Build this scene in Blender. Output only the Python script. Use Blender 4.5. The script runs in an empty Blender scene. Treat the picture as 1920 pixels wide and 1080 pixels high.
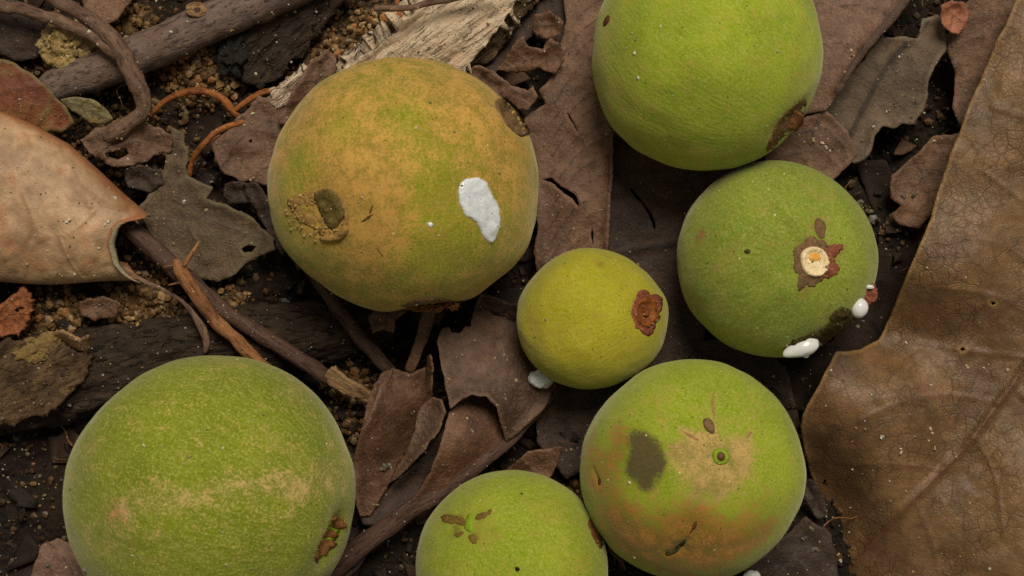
import bpy, bmesh, math, random
import numpy as np
from mathutils import Vector
from mathutils.geometry import delaunay_2d_cdt

# ------------------------------------------------------------------ camera, sky, sun, exposure
S = 1e-4            # one working unit = 0.1 mm (the frame is about 19 cm wide)
H = 3600.0          # the camera hangs 36 cm above the soil
scene = bpy.context.scene
cam_data = bpy.data.cameras.new("camera")
cam = bpy.data.objects.new("camera", cam_data)
scene.collection.objects.link(cam)
scene.camera = cam
cam.location = (0, 0, H * S)
cam.rotation_euler = (0, 0, 0)
cam_data.sensor_width = 36.0
cam_data.lens = 36.0 * H / 1920.0
cam_data.clip_start = 0.005
cam_data.clip_end = 100.0

world = bpy.data.worlds.new("World")
scene.world = world
world.use_nodes = True
wt = world.node_tree
wt.nodes.clear()
sky = wt.nodes.new("ShaderNodeTexSky")
sky.sky_type = 'NISHITA'
sky.sun_disc = False
SUN_ELEV, SUN_AZ = math.radians(60), math.radians(12)     # azimuth clockwise from +Y
sky.sun_elevation = SUN_ELEV
sky.sun_rotation = SUN_AZ
sky.air_density = 0.8
sky.dust_density = 1.0
sky.ozone_density = 0.6
hs = wt.nodes.new("ShaderNodeHueSaturation")              # overcast: a nearly grey sky
hs.inputs['Saturation'].default_value = 0.10
bg = wt.nodes.new("ShaderNodeBackground")
bg.inputs['Strength'].default_value = 0.05
wo = wt.nodes.new("ShaderNodeOutputWorld")
wt.links.new(sky.outputs[0], hs.inputs['Color'])
tint = wt.nodes.new("ShaderNodeMix")                       # cloud light filtered warm through foliage
tint.data_type = 'RGBA'
tint.blend_type = 'MULTIPLY'
tint.inputs[0].default_value = 1.0
tint.inputs[7].default_value = (1.0, 0.93, 0.80, 1)
wt.links.new(hs.outputs[0], tint.inputs[6])
wt.links.new(tint.outputs[2], bg.inputs['Color'])
wt.links.new(bg.outputs[0], wo.inputs['Surface'])

sun_data = bpy.data.lights.new("sun", 'SUN')
sun_data.energy = 2.4
sun_data.angle = math.radians(24)
sun_data.color = (1.0, 0.93, 0.80)
sun = bpy.data.objects.new("sun", sun_data)
scene.collection.objects.link(sun)
_d = Vector((math.sin(SUN_AZ) * math.cos(SUN_ELEV), math.cos(SUN_AZ) * math.cos(SUN_ELEV), math.sin(SUN_ELEV)))
sun.rotation_euler = _d.to_track_quat('Z', 'Y').to_euler()

scene.view_settings.view_transform = 'Standard'
scene.view_settings.look = 'None'
scene.view_settings.exposure = 0.16
scene.view_settings.gamma = 1.0
scene.cycles.use_denoising = False
scene.cycles.max_bounces = 6

# ------------------------------------------------------------------ numpy helpers
rng = np.random.default_rng(7)
random.seed(7)


def _hash(ix, iy, iz, seed):
    n = (ix * 374761393 + iy * 668265263 + iz * 2147483647 + seed * 1274126177).astype(np.int64)
    n = (n ^ (n >> 13)) * 1274126177
    n = n & 0x7fffffff
    n = (n ^ (n >> 16)) * 668265263
    n = n & 0x7fffffff
    return (n ^ (n >> 15)) / float(0x7fffffff) * 2 - 1


def vnoise(p, seed=0):
    """value noise in -1..1 at points p (N,3)"""
    i = np.floor(p).astype(np.int64)
    f = p - i
    u = f * f * f * (f * (f * 6 - 15) + 10)
    r = 0
    for dx in (0, 1):
        wx = u[:, 0] if dx else 1 - u[:, 0]
        for dy in (0, 1):
            wy = u[:, 1] if dy else 1 - u[:, 1]
            for dz in (0, 1):
                wz = u[:, 2] if dz else 1 - u[:, 2]
                r = r + wx * wy * wz * _hash(i[:, 0] + dx, i[:, 1] + dy, i[:, 2] + dz, seed)
    return r


def fbm(p, octaves=4, seed=0, gain=0.5):
    p = np.asarray(p, float)
    a, s, t = 1.0, 0, 0
    for o in range(octaves):
        s = s + a * vnoise(p * (2.03 ** o) + 17.3 * o, seed + o)
        t += a
        a *= gain
    return s / t


def fbm2(xy, scale, octaves=4, seed=0, gain=0.5):
    xy = np.asarray(xy, float)
    return fbm(np.column_stack([xy / scale, np.full(len(xy), seed * 3.7)]), octaves, seed, gain)


def smooth(e0, e1, x):
    t = np.clip((x - e0) / (e1 - e0), 0, 1)
    return t * t * (3 - 2 * t)


def unproj(px, py, z):
    """photo-plane position at height z -> place in the scene"""
    k = (H - np.asarray(z, float)) / H
    return np.column_stack([(np.asarray(px, float) - 960) * k, -(np.asarray(py, float) - 540) * k, np.asarray(z, float) + 0 * np.asarray(px, float)])


def seg_dist(pts, line):
    pts = np.asarray(pts, float)
    line = np.asarray(line, float)
    best = np.full(len(pts), 1e9)
    for a, b in zip(line[:-1], line[1:]):
        ab = b - a
        t = np.clip(((pts - a) @ ab) / max(ab @ ab, 1e-9), 0, 1)
        best = np.minimum(best, np.linalg.norm(pts - (a + t[:, None] * ab), axis=1))
    return best


def inside(pts, poly):
    pts = np.asarray(pts, float)
    poly = np.asarray(poly, float)
    x, y = pts[:, 0], pts[:, 1]
    c = np.zeros(len(pts), bool)
    j = len(poly) - 1
    for i in range(len(poly)):
        xi, yi = poly[i]
        xj, yj = poly[j]
        if yi != yj:
            c ^= ((yi > y) != (yj > y)) & (x < (xj - xi) * (y - yi) / (yj - yi) + xi)
        j = i
    return c


def catmull(pts, n, closed=False):
    P = np.asarray(pts, float)
    m = len(P)
    segs = m if closed else m - 1
    per = max(2, int(math.ceil(n / segs)))
    out = []
    for i in range(segs):
        if closed:
            p0, p1, p2, p3 = P[(i - 1) % m], P[i], P[(i + 1) % m], P[(i + 2) % m]
        else:
            p0, p1, p2, p3 = P[max(i - 1, 0)], P[i], P[i + 1], P[min(i + 2, m - 1)]
        t = np.linspace(0, 1, per, endpoint=False)[:, None]
        out.append(0.5 * (2 * p1 + (p2 - p0) * t + (2 * p0 - 5 * p1 + 4 * p2 - p3) * t ** 2 + (3 * p1 - p0 - 3 * p2 + p3) * t ** 3))
    if not closed:
        out.append(P[-1:])
    return np.vstack(out)


def resample(poly, step, closed=True):
    P = np.asarray(poly, float)
    if closed:
        P = np.vstack([P, P[:1]])
    d = np.concatenate([[0], np.cumsum(np.linalg.norm(np.diff(P, axis=0), axis=1))])
    n = max(6, int(d[-1] / step))
    t = np.linspace(0, d[-1], n, endpoint=not closed)
    return np.column_stack([np.interp(t, d, P[:, k]) for k in range(P.shape[1])])


class TPS:
    """smooth height sheet through (px, py, z) control points"""
    def __init__(self, ctrl):
        C = np.asarray(ctrl, float)
        self.c = C[:, :2]
        n = len(C)
        A = np.zeros((n + 3, n + 3))
        A[:n, :n] = self.k(C[:, :2]) + np.eye(n) * 30
        A[:n, n] = 1
        A[:n, n + 1:] = C[:, :2]
        A[n, :n] = 1
        A[n + 1:, :n] = C[:, :2].T
        b = np.concatenate([C[:, 2], [0, 0, 0]])
        self.w = np.linalg.lstsq(A, b, rcond=None)[0]

    def k(self, p):
        d = np.linalg.norm(p[:, None] - self.c[None], axis=2)
        return d * d * np.log(d + 1e-6) / 100.0

    def __call__(self, p):
        p = np.asarray(p, float)
        n = len(self.c)
        return self.k(p) @ self.w[:n] + self.w[n] + p @ self.w[n + 1:]


# ------------------------------------------------------------------ mesh / object helpers
COL = scene.collection


def tag(o, label=None, cat=None, group=None, kind=None):
    if label:
        o["label"] = label
    if cat:
        o["category"] = cat
    if group:
        o["group"] = group
    if kind:
        o["kind"] = kind
    return o


def mesh_obj(name, V, F, mat, parent=None, origin=None, attrs=None, flat=False):
    V = np.asarray(V, float)
    if origin is None:
        origin = parent["_o"] if parent is not None else (V[:, 0].mean(), V[:, 1].mean(), V[:, 2].min())
    origin = np.asarray(list(origin), float)
    me = bpy.data.meshes.new(name)
    me.from_pydata(((V - origin) * S).tolist(), [], [tuple(int(i) for i in f) for f in F])
    me.materials.append(mat)
    if not flat:
        me.polygons.foreach_set("use_smooth", np.ones(len(me.polygons), bool))
    for k, a in (attrs or {}).items():
        a = np.asarray(a, np.float32)
        if a.ndim == 1:
            at = me.attributes.new(k, 'FLOAT', 'POINT')
            at.data.foreach_set("value", a)
        else:
            at = me.attributes.new(k, 'FLOAT_VECTOR', 'POINT')
            at.data.foreach_set("vector", a.ravel())
    me.update()
    o = bpy.data.objects.new(name, me)
    COL.objects.link(o)
    if parent is not None:
        o.parent = parent
        o.location = tuple((origin - np.asarray(list(parent["_o"]))) * S)
    else:
        o.location = tuple(origin * S)
    o["_o"] = [float(x) for x in origin]
    return o


def thing(name, label, cat, origin, group=None):
    o = bpy.data.objects.new(name, None)
    o.empty_display_size = 0.01
    COL.objects.link(o)
    o.location = tuple(np.asarray(origin, float) * S)
    o["_o"] = [float(x) for x in origin]
    return tag(o, label, cat, group)


_ICO = {}


def ico(sub):
    if sub not in _ICO:
        bm = bmesh.new()
        bmesh.ops.create_icosphere(bm, subdivisions=sub, radius=1.0)
        bm.verts.ensure_lookup_table()
        V = np.array([v.co[:] for v in bm.verts])
        F = np.array([[v.index for v in f.verts] for f in bm.faces])
        bm.free()
        _ICO[sub] = (V / np.linalg.norm(V, axis=1)[:, None], F)
    return _ICO[sub]


def solidify(V, F, thick):
    """closed sheet: V top verts, offset downwards along the normals"""
    V = np.asarray(V, float)
    F = np.asarray(F)
    nrm = np.zeros_like(V)
    fn = np.cross(V[F[:, 1]] - V[F[:, 0]], V[F[:, 2]] - V[F[:, 0]])
    for k in range(3):
        np.add.at(nrm, F[:, k], fn)
    nrm /= np.linalg.norm(nrm, axis=1)[:, None] + 1e-9
    n = len(V)
    t = np.asarray(thick, float)
    V2 = V - nrm * (t[:, None] if t.ndim else t)
    E = {}
    for f in F:
        for a, b in ((f[0], f[1]), (f[1], f[2]), (f[2], f[0])):
            if (b, a) in E:
                del E[(b, a)]
            else:
                E[(a, b)] = 1
    faces = [tuple(f) for f in F] + [(f[2] + n, f[1] + n, f[0] + n) for f in F]
    faces += [(b, a, a + n, b + n) for a, b in E]
    return np.vstack([V, V2]), faces


def cdt_patch(outline, spacing, holes=(), jitter=0.3, seed=0, extra=None):
    """triangulated sheet inside an outline -> (xy, tris)"""
    r = np.random.default_rng(seed)
    O = np.asarray(outline, float)
    lo, hi = O.min(0), O.max(0)
    xs = np.arange(lo[0], hi[0], spacing)
    ys = np.arange(lo[1], hi[1], spacing * 0.87)
    g = np.array([(x + (spacing / 2 if j % 2 else 0), y) for j, y in enumerate(ys) for x in xs])
    if len(g):
        g = g + r.uniform(-jitter, jitter, g.shape) * spacing
        keep = inside(g, O) & (seg_dist(g, np.vstack([O, O[:1]])) > spacing * 0.45)
        for h in holes:
            h = np.asarray(h, float)
            keep &= ~inside(g, h) & (seg_dist(g, np.vstack([h, h[:1]])) > spacing * 0.35)
        g = g[keep]
    pts = [O] + ([g] if len(g) else [])
    n = len(O)
    edges = [(i, (i + 1) % n) for i in range(n)]
    for h in holes:
        h = np.asarray(h, float)
        b = sum(len(p) for p in pts)
        edges += [(b + i, b + (i + 1) % len(h)) for i in range(len(h))]
        pts.append(h)
    P = np.vstack(pts)
    res = delaunay_2d_cdt([Vector(p) for p in P], edges, [], 0, 1e-4)
    V = np.array([v[:] for v in res[0]])
    F = np.array([f for f in res[2] if len(f) == 3])
    c = V[F].mean(1)
    ok = inside(c, O)
    for h in holes:
        ok &= ~inside(c, h)
    F = F[ok]
    a = V[F[:, 1]] - V[F[:, 0]]
    b = V[F[:, 2]] - V[F[:, 0]]
    cr = a[:, 0] * b[:, 1] - a[:, 1] * b[:, 0]
    F = F[np.abs(cr) > 1e-3]
    cr = cr[np.abs(cr) > 1e-3]
    # photo y runs down: orient so that the sheet faces up in the scene
    F = np.where((cr > 0)[:, None], F[:, ::-1], F)
    used = np.unique(F)
    m = -np.ones(len(V), int)
    m[used] = np.arange(len(used))
    return V[used], m[F]


def jag(outline, step, amp, scale, seed, spline=False):
    O = catmull(outline, 12 * len(outline), True) if spline else np.asarray(outline, float)
    O = resample(O, step)
    t = np.roll(O, -1, 0) - np.roll(O, 1, 0)
    nrm = np.column_stack([t[:, 1], -t[:, 0]]) / (np.linalg.norm(t, axis=1)[:, None] + 1e-9)
    d = fbm2(O, scale, 4, seed, 0.6) * amp
    return O + nrm * d[:, None]


# ------------------------------------------------------------------ material helpers
class NB:
    def __init__(self, name):
        self.m = bpy.data.materials.new(name)
        self.m.use_nodes = True
        self.t = self.m.node_tree
        self.t.nodes.clear()
        self.out = self.n("ShaderNodeOutputMaterial")
        self.b = self.n("ShaderNodeBsdfPrincipled")
        self.l(self.b.outputs[0], self.out.inputs[0])
        tc = self.n("ShaderNodeTexCoord")
        sc_ = self.n("ShaderNodeVectorMath", operation='SCALE')
        self.l(tc.outputs['Object'], sc_.inputs[0])
        sc_.inputs['Scale'].default_value = 1.0 / S
        self.P = sc_.outputs[0]

    def n(self, typ, **props):
        nd = self.t.nodes.new(typ)
        for k, v in props.items():
            setattr(nd, k, v)
        return nd

    def l(self, a, b):
        self.t.links.new(a, b)

    def put(self, sock, v):
        if isinstance(v, bpy.types.NodeSocket):
            self.l(v, sock)
        elif isinstance(v, (tuple, list)) and len(v) == 3 and sock.type == 'RGBA':
            sock.default_value = (*v, 1)
        else:
            sock.default_value = v

    def attr(self, name, vec=False):
        a = self.n("ShaderNodeAttribute", attribute_name=name)
        return a.outputs['Vector' if vec else 'Fac']

    def vmul(self, vec, s):
        v = self.n("ShaderNodeVectorMath", operation='MULTIPLY')
        self.put(v.inputs[0], vec)
        v.inputs[1].default_value = s
        return v.outputs[0]

    def vadd(self, a, b):
        v = self.n("ShaderNodeVectorMath", operation='ADD')
        self.put(v.inputs[0], a)
        self.put(v.inputs[1], b)
        return v.outputs[0]

    def noise(self, size, detail=3, rough=0.55, vec=None, dist=0.0, color=False):
        nd = self.n("ShaderNodeTexNoise")
        self.put(nd.inputs['Vector'], vec if vec is not None else self.P)
        nd.inputs['Scale'].default_value = 1.0 / size
        nd.inputs['Detail'].default_value = detail
        nd.inputs['Roughness'].default_value = rough
        nd.inputs['Distortion'].default_value = dist
        return nd.outputs['Color' if color else 'Fac']

    def vor(self, size, feature='F1', vec=None, rnd=1.0, out='Distance'):
        nd = self.n("ShaderNodeTexVoronoi", feature=feature)
        self.put(nd.inputs['Vector'], vec if vec is not None else self.P)
        nd.inputs['Scale'].default_value = 1.0 / size
        nd.inputs['Randomness'].default_value = rnd
        return nd.outputs[out]

    def math(self, op, a, b=0.0, c=None, clamp=False):
        nd = self.n("ShaderNodeMath", operation=op, use_clamp=clamp)
        self.put(nd.inputs[0], a)
        self.put(nd.inputs[1], b)
        if c is not None:
            self.put(nd.inputs[2], c)
        return nd.outputs[0]

    def step(self, v, lo, hi, a=0.0, b=1.0):
        nd = self.n("ShaderNodeMapRange", interpolation_type='SMOOTHSTEP')
        self.put(nd.inputs['Value'], v)
        nd.inputs['From Min'].default_value = lo
        nd.inputs['From Max'].default_value = hi
        nd.inputs['To Min'].default_value = a
        nd.inputs['To Max'].default_value = b
        return nd.outputs[0]

    def mix(self, f, a, b, blend='MIX'):
        nd = self.n("ShaderNodeMix", data_type='RGBA', blend_type=blend)
        self.put(nd.inputs[0], f)
        self.put(nd.inputs[6], a)
        self.put(nd.inputs[7], b)
        return nd.outputs[2]

    def bump(self, h, dist, strength=1.0, normal=None):
        nd = self.n("ShaderNodeBump")
        self.put(nd.inputs['Height'], h)
        nd.inputs['Distance'].default_value = dist * S
        nd.inputs['Strength'].default_value = strength
        if normal is not None:
            self.l(normal, nd.inputs['Normal'])
        return nd.outputs[0]

    def done(self, color, rough=0.6, normal=None, spec=0.3, **kw):
        self.put(self.b.inputs['Base Color'], color)
        self.put(self.b.inputs['Roughness'], rough)
        self.b.inputs['Specular IOR Level'].default_value = spec
        if normal is not None:
            self.l(normal, self.b.inputs['Normal'])
        for k, v in kw.items():
            self.put(self.b.inputs[k.replace('_', ' ')], v)
        return self.m


def srgb(r, g, b, k=1.0):
    f = lambda c: (c / 12.92 if c <= 0.04045 else ((c + 0.055) / 1.055) ** 2.4)
    return tuple(f(c / 255.0) * k for c in (r, g, b))


def fruit_mat(name, g1, g2, tan, rust, dark, pale):
    g1, g2 = [(c[0] * 0.98, c[1] * 0.91, c[2] * 0.70) for c in (g1, g2)]
    pale = (pale[0], pale[1] * 0.97, pale[2] * 0.78)
    m = NB(name)
    n_big = m.noise(130, 3)
    n_mid = m.noise(30, 5, 0.7)
    n_fine = m.noise(4.6, 3, 0.65)
    n_mer = m.noise(6.5, 3, 0.6, m.attr('mer', True), 0.3)
    brk = m.math('ADD', m.math('MULTIPLY', m.math('SUBTRACT', n_mid, 0.5), 1.7),
                 m.math('MULTIPLY', m.math('SUBTRACT', n_fine, 0.5), 1.5))
    brk = m.math('ADD', brk, m.math('MULTIPLY', m.math('SUBTRACT', n_mer, 0.5), 0.4))
    col = m.mix(m.step(n_big, 0.3, 0.7), g1, g2)
    col = m.mix(m.step(n_fine, 0.47, 0.72, 0.0, 0.42), col, pale)
    col = m.mix(m.step(n_fine, 0.46, 0.28, 0.0, 0.34), col, tuple(c * 0.5 for c in g1))
    col = m.mix(m.step(n_mer, 0.45, 0.75, 0.0, 0.15), col, pale)
    col = m.mix(m.step(n_mer, 0.50, 0.25, 0.0, 0.22), col, tuple(c * 0.6 for c in g1))
    col = m.mix(m.step(n_mid, 0.46, 0.24, 0.0, 0.22), col, tuple(c * 0.55 for c in g1))
    col = m.mix(m.step(m.noise(75, 5, 0.75), 0.50, 0.74, 0.0, 0.38), col, tan)
    f = m.step(m.math('ADD', m.attr('tan'), brk), 0.05, 1.05, 0.0, 0.92)
    n_mot = m.step(m.math('ADD', m.math('MULTIPLY', n_mid, 0.6), m.math('MULTIPLY', n_fine, 0.4)), 0.35, 0.65)
    col = m.mix(f, col, m.mix(n_mot, tuple(c * 0.62 for c in tan), tuple(c * 1.30 for c in tan)))
    f = m.step(m.math('ADD', m.attr('rust'), brk), 0.15, 1.0, 0.0, 0.9)
    col = m.mix(f, col, m.mix(n_mot, tuple(c * 0.5 for c in rust), tuple(c * 1.4 for c in rust)))
    f = m.step(m.math('ADD', m.attr('dark'), m.math('MULTIPLY', brk, 0.35)), 0.32, 0.66, 0.0, 0.95)
    col = m.mix(f, col, m.mix(n_mid, tuple(c * 0.7 for c in dark), tuple(c * 1.4 for c in dark)))
    # tiny brown lenticels and pale dust flecks
    v = m.vor(15)
    c = m.vor(15, out='Color')
    sep = m.n("ShaderNodeSeparateColor")
    m.l(c, sep.inputs[0])
    dots = m.math('MULTIPLY', m.step(v, 0.16, 0.08), m.step(sep.outputs[0], 0.80, 0.83))
    col = m.mix(m.math('MULTIPLY', dots, 0.7), col, srgb(70, 55, 25))
    flecks = m.math('MULTIPLY', m.step(v, 0.14, 0.09), m.step(sep.outputs[1], 0.955, 0.97))
    col = m.mix(m.math('MULTIPLY', flecks, 0.8), col, srgb(225, 215, 165))
    # the hairs themselves are paler than the skin
    hp = m.math('MULTIPLY', m.step(m.attr('hair'), 0.0, 0.35, 0.0, 0.6), m.step(m.attr('hair'), 1.05, 1.1, 1.0, 0.0))
    col = m.mix(hp, col, m.mix(0.6, col, pale))
    col = m.mix(m.step(m.attr('hair'), 1.05, 1.1, 0.0, 0.5), col, tuple(c * 0.35 for c in tan))
    h = m.math('ADD', m.math('MULTIPLY', n_fine, 0.8), m.math('MULTIPLY', n_mer, 1.2))
    nrm = m.bump(h, 1.8, 0.6)
    return m.done(col, 0.82, nrm, 0.12, Sheen_Weight=0.42, Sheen_Roughness=0.45, Sheen_Tint=(0.72, 0.67, 0.46, 1))


def leaf_mat(name, c1, c2, vein, cell=34, net=0.45, spot=None, rim=None, rough=0.6, pits=0.5, midcol=None, bumpd=2.4, grainy=0.8, spec=0.5):
    m = NB(name)
    n1 = m.noise(120, 4, 0.6)
    n2 = m.noise(26, 6, 0.72)
    n3 = m.noise(6.5, 4, 0.72)
    col = m.mix(m.step(n1, 0.34, 0.66), tuple(0.8 * c for c in c1), tuple(1.2 * c for c in c2))
    col = m.mix(m.step(n2, 0.42, 0.70, 0.0, 0.6), col, tuple(0.5 * c for c in c1))
    col = m.mix(m.step(m.noise(70, 5, 0.7, dist=0.6), 0.50, 0.72, 0.0, 0.45), col, tuple(0.45 * c for c in c1))
    if spot is not None:
        col = m.mix(m.step(m.noise(60, 5, 0.7), 0.52, 0.70, 0, 0.8), col, spot)
    warp = m.vadd(m.vadd(m.P, m.vmul(m.noise(30, 2, color=True), (14, 14, 14))), m.vmul(m.noise(9, 2, color=True), (3, 3, 3)))
    e1 = m.vor(cell, 'DISTANCE_TO_EDGE', warp)
    e2 = m.vor(cell * 0.36, 'DISTANCE_TO_EDGE', warp)
    l1 = m.step(e1, 0.055, 0.01)
    l2 = m.step(e2, 0.10, 0.02)
    fade = m.step(m.noise(90, 3), 0.38, 0.62, 0.25, 1.0)
    ln = m.math('MULTIPLY', m.math('MAXIMUM', l1, m.math('MULTIPLY', l2, 0.55)), fade)
    col = m.mix(m.math('MULTIPLY', ln, net), col, vein)
    col = m.mix(m.math('MULTIPLY', m.step(n3, 0.5, 0.70), 0.7 * pits), col, tuple(1.6 * c for c in c2))
    col = m.mix(m.math('MULTIPLY', m.step(n3, 0.47, 0.30), 0.75 * pits), col, tuple(0.4 * c for c in c1))
    va = m.attr('vein')
    col = m.mix(m.math('MULTIPLY', m.step(m.math('ADD', va, m.math('MULTIPLY', m.math('SUBTRACT', n3, 0.5), 0.5)), 0.25, 0.8), 0.8), col, midcol or vein)
    if rim is not None:
        col = m.mix(m.math('MULTIPLY', m.step(m.math('ADD', m.attr('edge'), m.math('MULTIPLY', m.math('SUBTRACT', n2, 0.5), 0.6)), 0.35, 0.9), 0.7), col, rim)
    h = m.math('ADD', m.math('MULTIPLY', ln, -net), m.math('ADD', m.math('MULTIPLY', n2, 1.6), m.math('MULTIPLY', n3, grainy)))
    nrm = m.bump(h, bumpd, 0.9)
    rg = m.step(n2, 0.3, 0.7, rough - 0.08, rough + 0.12)
    return m.done(col, rg, nrm, spec)


def bark_mat(name, c1, c2, c3, stretch=6.0, size=11, rough=0.8, bumpd=5.0, spec=0.2, lich=None, crack=0.5):
    m = NB(name)
    tc = m.attr('tc', True)
    v = m.vmul(tc, (1.0 / stretch, 1, 1))
    n1 = m.noise(size, 5, 0.65, v, 0.4)
    n2 = m.noise(70, 4, 0.6, tc)
    n3 = m.noise(4.5, 3, 0.6, tc)
    col = m.mix(m.step(n1, 0.33, 0.67), c1, c2)
    col = m.mix(m.step(n2, 0.45, 0.68, 0, 0.85), col, c3)
    cr = m.step(m.noise(size * 0.8, 3, 0.6, v), 0.44, 0.34)
    col = m.mix(m.math('MULTIPLY', cr, crack), col, tuple(c * 0.3 for c in c1))
    if lich is not None:
        col = m.mix(m.step(m.noise(28, 5, 0.75, tc), 0.56, 0.68, 0, 0.8), col, lich)
    col = m.mix(m.step(n3, 0.60, 0.75, 0, 0.35), col, tuple(min(1, c * 2.2) for c in c2))
    h = m.math('ADD', n1, m.math('ADD', m.math('MULTIPLY', n3, 0.35), m.math('MULTIPLY', cr, -0.5)))
    return m.done(col, rough, m.bump(h, bumpd, 0.9), spec)


def grain_mat(name, rough=0.45, spec=0.4):
    m = NB(name)
    c = m.attr('col', True)
    n = m.noise(5, 3, 0.6)
    col = m.mix(m.step(n, 0.3, 0.7, 0, 0.45), c, m.mix(1.0, c, (0.45, 0.40, 0.33), 'MULTIPLY'))
    return m.done(col, rough, m.bump(n, 2.0, 0.6), spec)


def simple_mat(name, c1, c2, size=14, rough=0.7, bumpd=3.0, spec=0.25, c3=None, **kw):
    m = NB(name)
    n = m.noise(size, 4, 0.65)
    n2 = m.noise(size * 0.3, 3, 0.6)
    col = m.mix(m.step(n, 0.35, 0.65), c1, c2)
    if c3 is not None:
        col = m.mix(m.step(n2, 0.52, 0.7), col, c3)
    h = m.math('ADD', n, m.math('MULTIPLY', n2, 0.5))
    return m.done(col, rough, m.bump(h, bumpd, 0.8), spec, **kw)

# ------------------------------------------------------------------ fruit geometry (needed early: everything else rests round it)
class Fruit:
    def __init__(self, px, py, rx, ry, rz, zc, axis, dents=(), ridges=(), tan=(), rust=(), dark=(), base=(0, 0, 0), seed=0, wob=0.030):
        k = (H - zc) / H
        q = math.sqrt(1 - (rx / H) ** 2)
        self.E = np.array([rx * k * q, ry * k * q, rz])
        self.c = unproj([px], [py], zc)[0]
        self.seed, self.wob, self.base = seed, wob, base
        self.axis = self.dir(*axis)
        self.dents = [(self.dir(x, y), w, d) for x, y, w, d in dents]
        self.grooves = [(np.array([self.dir(x, y) for x, y in line]), w, d) for line, w, d in ridges]
        mk = lambda L: [(self.dir(x, y), r, w) for x, y, r, w in L]
        self.tan, self.rust, self.dark = mk(tan), mk(rust), mk(dark)

    def dir(self, px, py):
        o = (np.array([0, 0, H]) - self.c) / self.E
        d = (unproj([px], [py], 0)[0] - np.array([0, 0, H])) / self.E
        a, b, c = d @ d, o @ d, o @ o - 1
        disc = b * b - a * c
        t = (-b - math.sqrt(disc)) / a if disc > 0 else -b / a
        p = o + t * d
        return p / np.linalg.norm(p)

    def g(self, D):
        D = np.atleast_2d(D)
        r = 1 + self.wob * fbm(D * 1.35, 3, self.seed) * 1.6
        R = self.E.mean()
        Q = D * self.E
        for d0, w, dep in self.dents:
            r = r - dep / R * np.exp(-(np.linalg.norm(Q - d0 * self.E, axis=1) / w) ** 2)
        for L, w, dep in self.grooves:
            best = np.full(len(D), 1e9)
            P = L * self.E
            for a, b in zip(P[:-1], P[1:]):
                ab = b - a
                t = np.clip(((Q - a) @ ab) / (ab @ ab), 0, 1)
                best = np.minimum(best, np.linalg.norm(Q - (a + t[:, None] * ab), axis=1))
            r = r - dep / R * np.exp(-(best / w) ** 2)
        return r

    def pos(self, D, lift=0.0):
        D = np.atleast_2d(D)
        p = self.c + D * self.E * self.g(D)[:, None]
        n = self.nrm(D)
        return p + n * (np.asarray(lift)[:, None] if np.ndim(lift) else lift)

    def nrm(self, D):
        n = np.atleast_2d(D) / self.E
        return n / np.linalg.norm(n, axis=1)[:, None]

    def masks(self, D):
        Q = D * self.E
        out = {}
        for i, (k, L) in enumerate((('tan', self.tan), ('rust', self.rust), ('dark', self.dark))):
            m = np.full(len(D), float(self.base[i]))
            for d0, r, w in L:
                m = m + w * np.exp(-(np.linalg.norm(Q - d0 * self.E, axis=1) / r) ** 2)
            if r < 45 and w > 0.2:      # ragged outlines
                m = m + 0.5 * w * (1 if i else 0.6) * np.exp(-(np.linalg.norm(Q - d0 * self.E, axis=1) / (r * 1.25)) ** 2) * fbm(Q / 11.0, 3, self.seed + 60)
            out[k] = np.clip(m, -0.6, 1.0)
        return out

    def mer(self, D):
        a = self.axis
        th = np.arccos(np.clip(D @ a, -1, 1))
        e1 = np.cross(a, [0.3, 0.2, 0.9])
        e1 /= np.linalg.norm(e1)
        e2 = np.cross(a, e1)
        ph = np.arctan2(D @ e2, D @ e1)
        R = self.E.mean()
        return np.column_stack([th * R / 4.2, R * 0.8 * np.cos(ph), R * 0.8 * np.sin(ph)])

    def build(self, label, mat, hairs=1.0, group="green fuzzy fruits"):
        org = (self.c[0], self.c[1], self.c[2] - self.E[2])
        t = thing("fuzzy_fruit", label, "fruit", org, group)
        D, F = ico(7)
        a = self.masks(D)
        a['hair'] = np.zeros(len(D))
        a['mer'] = self.mer(D)
        mesh_obj("skin", self.pos(D), F, mat, t, attrs=a)
        # felt of short hairs
        r = np.random.default_rng(self.seed + 100)
        n = int(4 * math.pi * self.E.mean() ** 2 / 15 * hairs)
        D = r.normal(size=(n, 3))
        D /= np.linalg.norm(D, axis=1)[:, None]
        D = D[D[:, 2] > -0.55]
        n = len(D)
        B = self.pos(D, -0.6)
        N = self.nrm(D)
        T = self.axis - N * (N @ self.axis)[:, None]
        T /= np.linalg.norm(T, axis=1)[:, None] + 1e-6
        U = np.cross(N, T)
        ang = r.normal(0, 0.65, n) + 0.8 * fbm(D * 9, 2, self.seed + 5)
        dirn = T * np.cos(ang)[:, None] + U * np.sin(ang)[:, None] + N * r.uniform(0.05, 0.40, n)[:, None]
        dirn /= np.linalg.norm(dirn, axis=1)[:, None]
        side = np.cross(dirn, N)
        side /= np.linalg.norm(side, axis=1)[:, None] + 1e-6
        L = r.uniform(3, 8, n)[:, None]
        w = r.uniform(0.25, 0.50, n)[:, None]
        V = np.stack([B - side * w, B + side * w, B + dirn * L], 1).reshape(-1, 3)
        F = np.arange(3 * n).reshape(-1, 3)
        a = {k: np.repeat(v, 3) for k, v in self.masks(D).items()}
        a['hair'] = np.repeat(np.where(r.uniform(0, 1, n) < 0.15, 1.3, r.uniform(0.1, 1.0, n)), 3)
        a['mer'] = np.repeat(self.mer(D), 3, axis=0)
        fz = mesh_obj("fuzz", V, F, mat, t, attrs=a)
        tag(fz, kind="stuff")
        self.thing = t
        return t

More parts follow.
